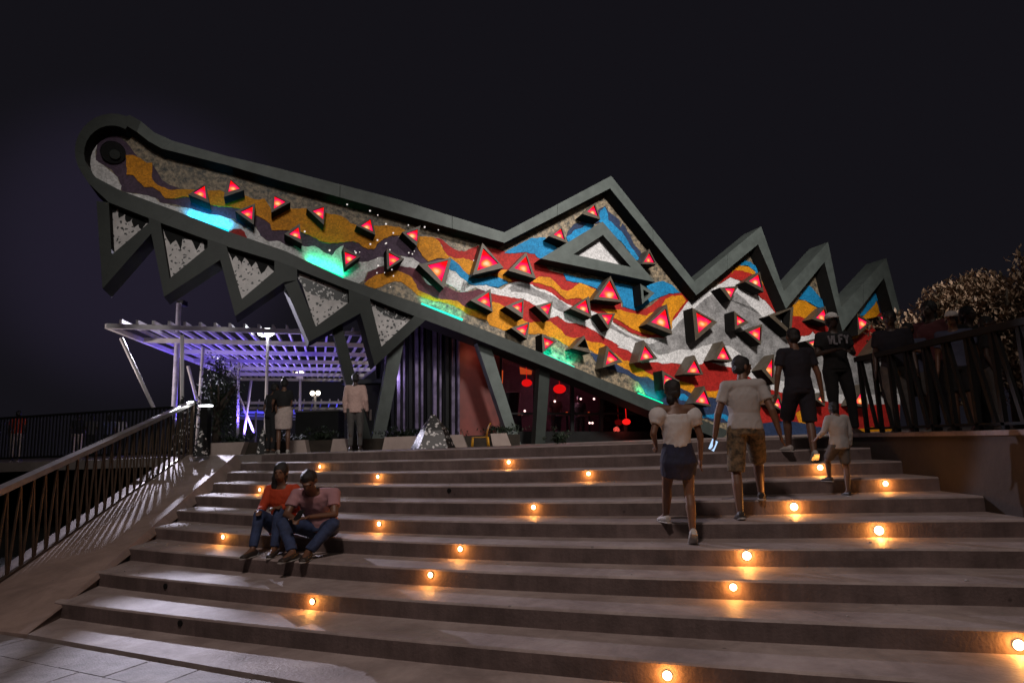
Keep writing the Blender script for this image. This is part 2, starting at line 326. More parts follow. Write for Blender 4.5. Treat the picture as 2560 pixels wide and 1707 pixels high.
# left cheek: two inclined planes between steps and railing
C0 = Vector((-4.8, 6.55, 0)); C1 = Vector((-5.95, 13.75, TOP)); gdir = Vector((-.93, .37, 0)).normalized()
pn = (C1 - C0).cross(gdir).normalized()
def on_cheek(px, py):
    d = ray(px, py); o0 = Vector((0, 0, EYE)); t = (C0 - o0).dot(pn) / d.dot(pn); return o0 + d * t
A1 = on_cheek(469, 1136); A0 = on_cheek(0, 1455)
adir = (A0 - A1)
A00 = A1 + adir * (A1.z / (-adir.z))           # where the railing line meets the ground
gz = Vector((0, 0, -.6))
def prism(name, poly, m, parent=None, down=gz):
    n = len(poly); vs = [Vector(p) for p in poly] + [Vector(p) + down for p in poly]
    fs = [tuple(range(n)), tuple(range(n, 2 * n))[::-1]] + [(i, (i + 1) % n, n + (i + 1) % n, n + i) for i in range(n)]
    return mesh(name, vs, fs, m, parent)
cheek = root('stair_cheek')
prism('cheek_slope', [C0, C1, A1, A00], MT['cheek'], cheek)
S0 = Vector((-4.72, 6.7, 0)); S1 = Vector((-5.14, fy(0, -5.14) + .1, TOP))
low = [C0 + Vector((0, 0, -.003)), C1 + Vector((0, 0, -.003)), Vector((-5.1, fy(0, -5.1), TOP - .004)), Vector((-5.06, fy(1, -5.1), hk(1) - RH * .55)), Vector((-5.0, fy(9, -5.1) - .1, 0.0))]
prism('inner_slope', [C0, C1, Vector((xL(0) + .02, fy(0, xL(0)) + .03, TOP - .15)), Vector((xL(9) + .02, fy(9, xL(9)), .0))], MT['cheek'], cheek)
# lit kerb beyond the railing, then the dark bank
kd = (A1 - A00); off = Vector((-.34, .10, 0))
prism('kerb', [A00, A1, A1 + off, A00 + off], MT['planter'], cheek, Vector((0, 0, -.5)))
# ground
def sheet(name, pts, m, parent=None):
    o = mesh(name, pts, [tuple(range(len(pts)))], m, parent)
    return o
struct(sheet('ground', [(-400, -400, -.16), (400, -400, -.16), (400, 600, -.16), (-400, 600, -.16)], MT['dark']))
pv = root('forecourt_paving')
pvd = dL; pvn = Vector((dL.y, -dL.x, 0))      # towards the camera
if pvn.y > 0: pvn = -pvn
b0 = Vector((L10a.x, L10a.y, 0)) - pvd * 3
q = [b0, b0 + pvd * 18, b0 + pvd * 18 + pvn * 9, b0 + pvn * 9]
prism('paving_bed', [Vector((p.x, p.y, -.055)) for p in q], MT['joint'], pv, Vector((0, 0, -.1)))
tile_me = None; TW, TL = .40, .60
for i in range(0, 9):
    for j in range(0, 17):
        c = b0 + pvd * (1.0 + (j + .5 * (i % 2)) * TL) + pvn * (.03 + (i + .5) * TW)
        d = c - Vector((0, 0, 0))
        if c.y < 1.2: continue
        if tile_me is None:
            t_ = MB().box((0, 0, 0), (TL - .012, TW - .012, .04)); tile_me = bpy.data.meshes.new('paver'); tile_me.from_pydata([tuple(v) for v in t_.v], [], t_.f); tile_me.materials.append(MT['paver'])
        o = bpy.data.objects.new('paver', tile_me); sc.collection.objects.link(o); o.parent = pv
        o.location = (c.x, c.y, -.045 + rnd.uniform(-.002, .002)); o.rotation_euler = (rnd.uniform(-.003, .003), rnd.uniform(-.003, .003), math.atan2(pvd.y, pvd.x))
# upper plaza
xs = [-4.96 + i * .6 for i in range(17)] + [WX + .1]
fr = [(x, fy(0, x) + .4, TOP - .004) for x in xs]
pz = [tuple(C1 + Vector((.3, .35, -.004)))] + fr + [(WX + .1, 1.0, TOP), (60, 1.0, TOP), (90, 160, TOP), (-90, 160, TOP), (-60, 13.4, TOP), (A1.x - .3, A1.y + .12, TOP), (A1.x, A1.y - .01, TOP - .004), tuple(C1 + Vector((0, 0, -.004)))]
plz = root('plaza')
pz = [(p[0], p[1], TOP - .004) for p in pz]
prism('plaza_floor', [Vector(p) for p in pz], MT['plaza'], plz, Vector((0, 0, -.2)))
# retaining wall on the right under the fence
wall = MB().box((WX + .15, (fy(0, WX) + .3 + .5) / 2, TOP / 2 - .06), (.3, fy(0, WX) - .2, TOP + .11)).build('retaining_wall', mat('dark_brown_wall', (.022, .014, .011), .8, 0, .3, 2, None, .3, 12))
tag(wall, 'dark brown retaining wall under the fence at the right of the steps', 'wall')
MB().box((WX + .14, (fy(0, WX) + .8) / 2, TOP + .012), (.36, fy(0, WX) - .2, .05)).build('coping', MT['riser'], wall)

# ------------------------------------------------------------------ left stair railing
rl = thing('stair_railing', 'metal handrail with V shaped balusters running down the left side of the steps', 'railing', tuple(A1))
def rel(p, t): return Vector(p) - t.location
RHT = 1.13; ra, rb = A1 + Vector((0, 0, RHT)), A00 + (A00 - A1).normalized() * .1 + Vector((0, 0, RHT))
MB().bar(rel(ra + (ra - rb).normalized() * .12, rl), rel(rb, rl), .13, .075).build('handrail', MT['rail'], rl)
NV = 27
base = lambda t: A1.lerp(A00, t)
for i in range(NV):
    t0, t1, tm = i / NV, (i + .92) / NV, (i + .46) / NV
    top = base(tm) + Vector((0, 0, RHT - .035))
    for tt in (t0, t1):
        MB().bar(rel(base(tt) + Vector((0, 0, .01)), rl), rel(top, rl), .022, .022, (1, 0, 0)).build('baluster', MT['baluster'], rl)
MB().bar(rel(base(0) + Vector((0, 0, .03)), rl), rel(base(1) + Vector((0, 0, .03)), rl), .05, .02).build('bottom_rail', MT['baluster'], rl)
MB().bar(rel(A1 + Vector((.02, .1, 0)), rl), rel(A1 + Vector((.02, .1, RHT)), rl), .06, .06).build('post', MT['baluster'], rl)

# ------------------------------------------------------------------ right fence
fn = thing('plaza_fence', 'black steel fence with slanted pickets on the wall at the right edge of the plaza', 'fence', (WX + .12, 9.2, TOP + .04))
fx = WX + .12; yf0, yf1 = 9.25, 3.2
MB().bar((0, .05, 1.05), (0, yf1 - 9.2, 1.02), .10, .07).build('top_rail', MT['black'], fn)
MB().bar((0, 0, .06), (0, yf1 - 9.2, .06), .05, .03).build('bottom_rail', MT['black'], fn)
y = 0.0; i = 0
while y > yf1 - 9.2:
    MB().bar((0, y, 0), (0, y, 1.03), .05, .05, (0, 1, 0)).build('picket', MT['black'], fn)
    MB().bar((0, y - .05, 1.03), (0, y - .26, .05), .035, .05, (0, 1, 0)).build('picket', MT['black'], fn)
    y -= .37; i += 1

# ------------------------------------------------------------------ the pavilion (one thing, traced onto its real facade plane)
AZ = R(20); U = Vector((math.cos(AZ), math.sin(AZ), 0)); DN = Vector((-math.sin(AZ), math.cos(AZ), 0)); P0 = Vector((-3.4, 16, TOP))
pav = thing('reptile_pavilion', 'angular pavilion shaped like a reptile head with colourful mosaic, red triangle lamps and jagged teeth', 'building', tuple(P0))
def FP(x, y, off=0.0):
    d = ray(x, y); o0 = Vector((0, 0, EYE)); q0 = P0 + DN * off
    return o0 + d * ((q0 - o0).dot(DN) / d.dot(DN)) - P0
def slab(name, px, off0, off1, m, parent=pav, jag=0, inset=None, seed=0):
    pts = [FP(x, y, off0) for x, y in px]
    if jag:
        out = []
        for i, a in enumerate(pts):
            b = pts[(i + 1) % len(pts)]; n = max(1, int((b - a).length / .07)); d = (b - a)
            pr = DN.cross(d.normalized()) if d.length > 1e-6 else Vector()
            for j in range(n):
                q = a + d * (j / n); k = noise.noise(q * 2.1 + Vector((seed * 3.1, 0, 0))) * jag * 1.4 + noise.noise(q * 9 + Vector((seed, 5, 0))) * jag
                out.append(q + pr * k)
        pts = out
    n = len(pts); bk = [p + DN * (off1 - off0) for p in pts]
    fs = [tuple(range(n)), tuple(range(n, 2 * n))[::-1]] + [(i, (i + 1) % n, n + (i + 1) % n, n + i) for i in range(n)]
    return side_shade(mesh(name, pts + bk, fs, m, parent)) if name.endswith('beam') or name.endswith('frame') else mesh(name, pts + bk, fs, m, parent)
def side_shade(o):       # near-black colour stands in for shade on back, down and side faces
    o.data.materials.append(MT['side_shade'])
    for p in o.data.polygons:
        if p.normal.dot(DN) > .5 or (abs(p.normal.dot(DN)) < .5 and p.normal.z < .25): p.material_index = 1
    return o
# frame contour: outer / inner points of the front face
def arc(cx, cy, r, a0, a1, n): return [(cx + r * math.cos(R(a0 + (a1 - a0) * i / n)), cy - r * math.sin(R(a0 + (a1 - a0) * i / n))) for i in range(n + 1)]
outer = [(1261,581),(1000,500),(700,422),(558,388),(431,352),(385,331)] + [(352,303),(325,288)] + arc(281,378,94,68,215,12) + [(222,459)]
inner = [(1261,607),(1000,535),(700,452),(571,414),(405,372),(371,353)] + [(342,330),(318,316)] + arc(279,383,69,60,222,12) + [(240,444)]
frame_w = []
for i in range(len(outer) - 1):
    frame_w.append([outer[i], outer[i + 1], inner[i + 1], inner[i]])
sp_o = [(1261,581),(1528,440),(1736,703),(1903,566),(1960,728),(2070,605),(2103,768),(2216,645),(2250,776)]
sp_i = [(1261,607),(1525,471),(1741,738),(1895,611),(1965,772),(2061,655),(2106,829),(2210,695),(2241,806)]
for i in range(len(sp_o) - 1): frame_w.append([sp_o[i], sp_o[i + 1], sp_i[i + 1], sp_i[i]])
lo_u = [(240,444),(300,476),(443,529),(568,578),(714,628),(857,695),(1053,761),(1150,800),(1357,883),(1500,946),(1655,1008),(1827,1079)]
lo_l = [(222,459),(272,506),(404,558),(550,611),(700,656),(860,720),(1036,790),(1150,832),(1357,914),(1500,974),(1650,1038),(1800,1098)]
for i in range(len(lo_u) - 1): frame_w.append([lo_u[i], lo_u[i + 1], lo_l[i + 1], lo_l[i]])
n_up = len(outer) - 1
for i, qd in enumerate(frame_w):
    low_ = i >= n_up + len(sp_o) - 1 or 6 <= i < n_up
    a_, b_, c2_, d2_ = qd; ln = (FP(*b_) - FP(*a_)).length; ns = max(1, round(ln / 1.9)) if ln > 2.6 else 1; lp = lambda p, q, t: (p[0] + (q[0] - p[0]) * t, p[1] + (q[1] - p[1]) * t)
    for j_ in range(ns):
        g0 = j_ / ns + (.006 / ln if j_ else 0); g1 = (j_ + 1) / ns - (.006 / ln if j_ < ns - 1 else 0); o_ = .004 * ((i + j_) % 2)
        slab('frame_beam', [lp(a_, b_, g0), lp(a_, b_, g1), lp(d2_, c2_, g1), lp(d2_, c2_, g0)], o_, .85 + o_, MT['frame_shaded'] if low_ else MT['frame'])
teeth = [
    [(241,503),(256,722),(378,584),(372,557),(279,637),(272,506)],
    [(378,584),(410,742),(550,650),(519,618),(424,696),(402,562)],
    [(549,644),(588,790),(711,705),(686,678),(605,747),(567,618)],
    [(711,712),(772,855),(901,783),(872,756),(790,816),(743,700)],
    [(901,783),(937,915),(1064,800),(1036,790),(954,866),(925,750)]]
panels = [[(268,498),(279,640),(376,557),(376,540)], [(400,555),(424,700),(552,606),(545,600)], [(565,610),(605,751),(712,661),(705,650)],
          [(741,668),(790,820),(903,738),(890,720)], [(923,742),(954,870),(1040,792),(1030,780)]]
for t_ in teeth:
    a, b, c, d, e, f = t_
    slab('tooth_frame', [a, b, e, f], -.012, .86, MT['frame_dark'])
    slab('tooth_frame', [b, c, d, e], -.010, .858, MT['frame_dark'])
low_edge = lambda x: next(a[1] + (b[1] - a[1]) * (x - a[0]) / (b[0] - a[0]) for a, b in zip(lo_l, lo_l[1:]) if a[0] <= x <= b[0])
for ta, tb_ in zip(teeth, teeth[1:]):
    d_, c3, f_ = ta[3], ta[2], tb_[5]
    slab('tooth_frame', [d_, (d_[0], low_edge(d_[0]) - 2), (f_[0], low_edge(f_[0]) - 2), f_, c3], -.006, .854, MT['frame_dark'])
for i, p in enumerate(panels): slab('tooth_panel', p, .30, .42, MT['teeth'])
dr = [  # black drips at the top of the teeth
    [(272,500),(300,512),(338,530),(368,556),(352,575),(345,560),(334,570),(330,545),(318,556),(312,533),(299,545),(295,520),(280,535)],
    [(404,560),(440,575),(500,598),(545,608),(528,632),(512,622),(505,600),(492,626),(478,600),(455,596),(452,628),(440,600),(425,612),(415,590)],
    [(566,615),(600,628),(660,650),(700,660),(690,682),(670,664),(655,684),(640,655),(628,668),(612,644),(604,664),(590,640),(580,652)],
    [(742,690),(800,712),(860,730),(900,742),(880,760),(850,752),(820,748),(790,738),(765,728)],
    [(925,745),(960,757),(1000,772),(1030,782),(1012,800),(985,798),(960,790),(940,770)]]
for i, p in enumerate(dr): slab('tooth_panel_dark_band', p, .293, .30, MT['pebble'] if i > 2 else MT['black'], jag=.02, seed=i)

# mosaic field behind the frame
SET = .53
field = outer[:-1] + [(230,455),(270,495),(404,552),(568,600),(714,650),(857,712),(1053,782),(1150,822),(1357,905),(1500,967),(1655,1030),(1800,1092),(2250,1092),(2250,776),(2216,665),(2103,800),(2070,625),(1960,748),(1903,586),(1736,720),(1528,458)]
slab('mosaic_ground', field, SET, SET + .22, MT['tan'])
lay = [0]
def band(colour, *parts):
    px = []
    for p in parts: px += p
    lay[0] += 1
    return slab(colour + '_mosaic_field', px, SET - .004 - .0013 * lay[0], SET + .001, MT[colour], jag=.028, seed=lay[0])
band('purple', ZS((520,300),(640,420),(760,560),(900,640),(1000,800),(1250,900)), ZA((250,340),(690,400),(1200,500),(1400,600),(1900,760),(2323,900)), ZB((300,650),(700,760),(1000,600),(1300,700),(1600,900),(1900,960),(1800,1060),(1560,1050),(1440,1020),(1350,960),(1180,930),(960,950),(800,985),(700,1015),(600,1020),(500,1020),(350,1000),(200,940),(0,830)),
     ZA((2000,1080),(1700,1080),(1520,1005),(1400,1015),(1290,930),(1230,800),(1180,780),(1050,800),(900,690),(700,630),(480,600),(100,500)), ZS((980,1010),(930,960),(780,920),(640,905),(600,890),(590,830),(560,760),(500,690),(430,640),(350,600),(350,450),(400,360),(440,310)))
band('white', ZS((540,270),(490,285),(430,330),(370,410),(352,480),(350,590),(430,640),(500,690),(560,760),(590,840),(590,890),(520,880),(400,800),(250,760),(180,640),(160,480),(220,320),(380,220)))
band('white', ZS((630,905),(780,920),(860,930),(930,960),(980,1010),(1090,1040)), ZA((30,500),(200,520),(480,600),(700,630),(850,690),(1050,830),(1180,770),(1260,850),(1285,930),(1400,1010),(1520,1000),(1700,1090),(1880,1060),(2080,1070),(2200,1180)),
     ZB((180,930),(240,850),(330,770),(360,1080),(500,1020),(700,1015),(880,940),(960,960),(950,1050),(700,1170),(640,1290),(560,1330),(300,1330),(0,1200)), ZA((1900,1350),(1600,1250),(1200,1120),(850,960),(300,800),(0,650)))
band('red', ZA((820,860),(900,825),(1010,820),(1070,870),(1100,990),(1000,1020),(760,940)))
band('white', ZB((1180,930),(1350,960),(1450,1030),(1420,1110),(1300,1100),(1180,1080)))
band('white', ZB((1480,1200),(1560,1340),(1620,1370),(1700,1330),(1600,1200),(1500,1120)))
band('maroon', ZB((640,1300),(700,1170),(850,1090),(1000,1080),(1180,1085),(1300,1100),(1410,1120),(1450,1170),(1480,1270),(1560,1345),(1700,1375),(1820,1360),(2000,1445),(2150,1460),(2323,1400)), ZD((260,220),(470,240),(460,310),(620,340),(900,400),(1100,520),(900,640),(500,520),(200,560),(0,500)), ZB((1800,1568),(1560,1500),(1400,1420),(1300,1250),(1100,1160),(900,1190),(700,1290)))
band('red', ZB((1670,680),(1760,690),(1870,790),(1980,850),(2100,860),(2290,790)), ZC((240,780),(450,820),(600,860),(700,900),(850,870),(1000,860),(1090,900),(1180,965),(1300,1140),(1500,1190),(1560,1280),(1800,1300),(2000,1390),(2323,1480)),
     ZE((310,850),(420,870),(540,920),(640,890),(780,800),(900,710),(1040,650),(1180,655),(1290,770),(1230,850),(1120,1010),(1050,1100),(1000,1330),(780,1310),(600,1280),(450,1220),(180,1060)), ZD((2000,600),(1700,540),(1450,410),(1250,260),(1050,190),(850,140),(600,150),(500,60),(100,-100),(0,-180)), ZB((2200,1000),(1950,960),(1860,920),(1760,740)))
band('red', ZD((440,290),(620,330),(900,380),(1000,420),(1300,660),(1420,640),(1500,690),(1700,750),(1850,790),(1950,840),(2200,990),(2323,1070)), ZF((250,90),(390,120),(530,230),(600,340),(800,320),(1000,325),(1240,365),(1480,345),(1520,305),(1620,315),(1900,390),(2000,440),(2100,520),(2300,560),(2300,860),(1700,780),(1430,740),(1200,620),(860,610),(750,520),(600,440),(330,300)), ZD((1900,1050),(1600,980),(1400,850),(1200,760),(900,720),(600,560),(470,450)))
band('orange', ZB((640,1335),(700,1270),(850,1190),(1030,1150),(1130,1140),(1250,1180),(1340,1240),(1400,1340),(1430,1420),(1560,1480),(1700,1530)), ZD((-50,420),(50,490),(130,530),(300,560),(480,430),(560,450),(640,500),(900,660),(1000,735),(1180,735),(1310,715),(1400,785),(1500,860),(1540,920),(1650,950),(1780,940),(1880,1010),(2050,1035),(2110,1060)),
     ZF((60,90),(230,190),(330,290),(450,310),(520,400),(620,420),(750,500),(860,590),(1130,580),(1230,620),(1350,660),(1430,720),(1600,740),(1750,735),(1820,760),(1950,760),(2323,770),(2323,880),(1950,860),(1800,830),(1600,830),(1380,800),(1180,700),(880,660),(830,630),(700,540),(600,540),(480,500),(350,420),(0,220)),
     ZD((1990,1190),(1880,1130),(1640,1100),(1550,1050),(1350,960),(1200,900),(1010,890),(700,850),(560,820),(430,760),(390,690),(280,670),(100,600),(0,520)), ZB((1600,1568),(1400,1500),(1290,1390),(1180,1320),(1100,1300),(980,1330),(900,1370),(800,1400),(700,1370)))
band('navy', ZD((1880,1160),(1990,1190),(2080,1220)), ZF((40,230),(300,380),(480,495),(600,535),(700,535),(830,625),(880,655),(1180,695),(1380,795),(1600,825),(1950,855),(2323,900),(2323,1250),(1900,1210),(1450,1130),(1200,1030),(900,925),(680,820),(560,600),(400,500),(200,440),(0,400)))
band('blue', ZF((1140,785),(1220,780),(1320,860),(1330,900),(1150,870)))
band('blue', ZF((1440,1075),(1600,1080),(1760,1050),(1900,1120),(2323,1180),(2323,1240),(1900,1200),(1760,1135),(1600,1135),(1440,1115)))
band('white', ZB((1880,1110),(1970,1140),(2060,1200),(2120,1270),(2200,1340)), ZD((60,90),(130,170),(200,190),(330,175),(450,210),(600,260),(700,190),(780,155),(870,150),(950,165),(1050,185),(1120,240),(1250,250),(1330,310),(1450,400),(1580,470),(1680,520),(1900,570),(1990,600),(2230,720)),
     ZE((180,1075),(330,1180),(480,1260),(650,1315),(830,1290),(1000,1330),(1060,1150),(1030,1080),(1110,1000),(1200,880),(1290,770),(1330,800),(1500,700),(1660,570),(1780,480),(1890,425),(2000,470),(2090,500)), ZG((50,540),(300,720),(400,790),(470,860),(540,960),(720,1200),(830,1270),(1000,1250),(1060,1200),(1150,1290),(1350,1330),(1650,1420)), [(2250,890),(2250,1012),(2130,1012),(2030,1000),(1930,975)],
     ZF((2150,520),(2000,450),(1900,400),(1620,320),(1520,310),(1480,350),(1240,370),(1000,330),(800,330),(600,330),(520,250),(480,200),(390,130),(250,100)), ZD((2323,1080),(2200,1000),(2050,920),(1950,850),(1850,800),(1700,760),(1560,740),(1420,650),(1310,660),(1260,500),(1070,490),(1000,430),(900,390),(750,380),(620,340),(460,310),(330,260),(230,220),(100,280),(0,290)), ZB((2150,1440),(2000,1430),(1900,1360),(1830,1330)))
band('grey', ZD((690,220),(760,180),(900,170),(1020,190),(1100,250),(1200,290),(1350,340),(1480,430),(1600,520),(1700,600),(2000,640)), ZE((180,1110),(300,1190),(420,1270),(600,1340),(720,1400),(900,1330),(1050,1200),(1150,1080),(1330,900),(1500,760),(1650,650),(1760,690),(1990,640),(2100,740),(2230,900),(2323,960)), ZG((180,860),(330,1000),(480,1150),(560,1300),(700,1330),(820,1400),(1650,1450)), [(2250,900),(2250,985),(2100,985)],
     ZF((2323,520),(2230,480),(2120,300),(2030,190),(1900,90),(1700,60),(1500,80),(1400,140),(1130,140),(1000,190),(850,210),(700,120),(560,30),(460,-30)), ZD((2323,900),(2100,760),(1800,640),(1570,610),(1480,580),(1380,540),(1250,410),(1050,340),(950,290),(750,290)))
band('white', ZG((480,1150),(560,1210),(720,1330),(600,1320),(520,1250)))
band('red', [(1840,1000),(1930,975),(2030,1000),(2130,1012),(2250,1010),(2250,1095),(1900,1095),(1840,1060)])
band('orange', [(1990,1035),(2010,1020),(2030,1050),(2020,1075),(2000,1060)])
band('navy', [(1900,1060),(1960,1050),(2060,1070),(2130,1075),(2130,1095),(1900,1095)])
band('orange', [(2135,1072),(2180,1068),(2215,1074),(2250,1064),(2250,1095),(2135,1095)])
band('navy', ZC((1540,640),(1580,560),(1660,470),(1780,425),(1900,430),(2010,260),(2110,205),(2160,290),(2323,420),(2323,520)), Z5((1400,620),(1480,750),(1510,830),(1580,900),(1600,1000),(1570,980),(1440,800),(1260,600)), ZC((1850,460),(1600,640)))
band('blue', ZC((640,890),(760,820),(900,740),(1030,665),(1240,660),(1420,830),(1200,975),(1130,940),(1080,890),(950,860),(800,880)))
band('blue', ZC((1550,660),(1650,570),(1780,510),(1850,450),(1950,470),(1880,560),(1600,750)))
band('blue', Z5((1180,500),(1225,460),(1250,530),(1262,590),(1390,700),(1450,800),(1560,960),(1580,1000),(1520,980),(1380,800),(1200,640),(1160,590)))
band('orange', ZB((2170,1200),(2080,1170),(2000,1060),(1900,970),(1700,960),(1580,1000),(1490,930),(1430,840),(1400,790),(1250,660),(1150,630),(1050,630),(930,670),(860,740),(780,820),(700,835),(620,800),(560,740),(480,700),(340,710),(200,745),(100,745),(0,700)), ZA((2100,950),(1950,890),(1880,860),(1640,845),(1460,840),(1420,760),(1350,690),(1200,620),(1190,560),(1000,525),(680,490),(540,460),(240,370),(100,365)), ZS((1200,960),(1030,965),(980,900),(900,860),(830,850),(760,790),(715,740),(655,730),(650,640),(640,540),(720,540),(790,570),(850,620),(895,615),(895,700),(900,770),(960,830),(1060,870),(1150,885)),
     ZA((0,250),(240,240),(510,255),(690,260),(900,350),(1060,335),(1200,380),(1360,380),(1450,560),(1640,545),(1900,525),(2000,540)), ZB((80,310),(250,330),(350,370),(450,450),(540,490),(800,500),(950,490),(1150,510),(1250,560),(1450,630),(1660,660),(1740,740),(1800,850),(1860,920),(1950,960),(2080,970),(2230,1000),(2220,1100)))
band('orange', ZD((1070,110),(1150,60),(1300,80),(1400,150),(1480,240),(1560,270),(1640,220),(1740,160),(1850,200),(1990,260),(1980,380),(1900,460),(1750,380),(1550,390),(1450,330),(1330,220),(1200,170),(1060,150)))
band('orange', ZE((0,880),(300,890),(420,940),(680,980),(900,850),(960,740),(1060,700),(1190,690),(1250,760),(1100,950),(1040,1050),(1030,1200),(780,1270),(600,1230),(430,1150),(300,1050),(210,1010)))
band('orange', ZC((500,1210),(600,1130),(690,1130),(650,1200),(760,1290),(720,1300),(600,1250)))
band('blue', ZB((1870,960),(1990,1030),(2080,1150),(2170,1230)), ZC((130,1270),(500,1220),(600,1250),(690,1310),(640,1340),(560,1380),(440,1370),(380,1350),(240,1350),(150,1340),(60,1250),(0,1200)), ZB((1970,1140),(1870,1110)))
band('blue', Z5((815,1110),(1000,1160),(1200,1180),(1550,1240),(1720,1200),(1800,1190),(1870,1220),(1960,1300),(1850,1305),(1700,1370),(1550,1475),(1400,1440),(1390,1380),(1200,1260),(1150,1260),(1050,1220),(950,1200),(850,1180)))
band('red', ZE((1740,520),(1940,320),(2060,310),(2220,360)), ZG((300,500),(380,560),(470,680),(570,940),(520,940),(400,790),(300,720),(50,540)), ZE((2090,495),(1960,450),(1890,420)))
band('orange', ZE((1900,370),(1980,265),(2060,250),(2150,270),(2260,360)), ZG((330,450),(470,690),(400,620),(230,400)), ZE((2200,365),(2050,325),(1940,325)))
band('blue', ZE((2000,250),(2100,175),(2180,200),(2300,300)), ZG((390,500),(350,490),(230,370)), ZE((2250,330),(2150,262)))
band('blue', ZG((860,740),(1000,545),(1060,590),(1150,700),(1230,830),(1350,920),(1350,1030),(1240,870),(1150,865),(1050,815),(960,760)))
band('orange', ZG((770,830),(870,745),(950,760),(1050,830),(1140,890),(1040,1010),(980,1040),(900,1000),(780,990)))
band('red', ZG((760,980),(900,1000),(980,1040),(1040,1010),(1100,960),(1370,1040),(1360,1220),(1150,1290),(1060,1200),(1000,1250),(830,1290),(740,1240)))
band('red', ZG((1640,1330),(1700,1310),(1900,1130),(1960,1090),(2020,940),(2140,940),(2230,1000),(2230,1568),(1640,1568)))
band('navy', ZG((1985,750),(2050,745),(2100,870),(2150,950),(2030,940)))
band('orange', ZG((1520,1240),(1700,1100),(1800,980),(1900,880),(1980,760),(2030,930),(2010,960),(1900,1120),(1700,1310),(1640,1330)))
band('blue', ZG((1740,980),(1880,780),(2000,580),(2050,620),(2040,750),(1980,775),(1900,880),(1800,985)))

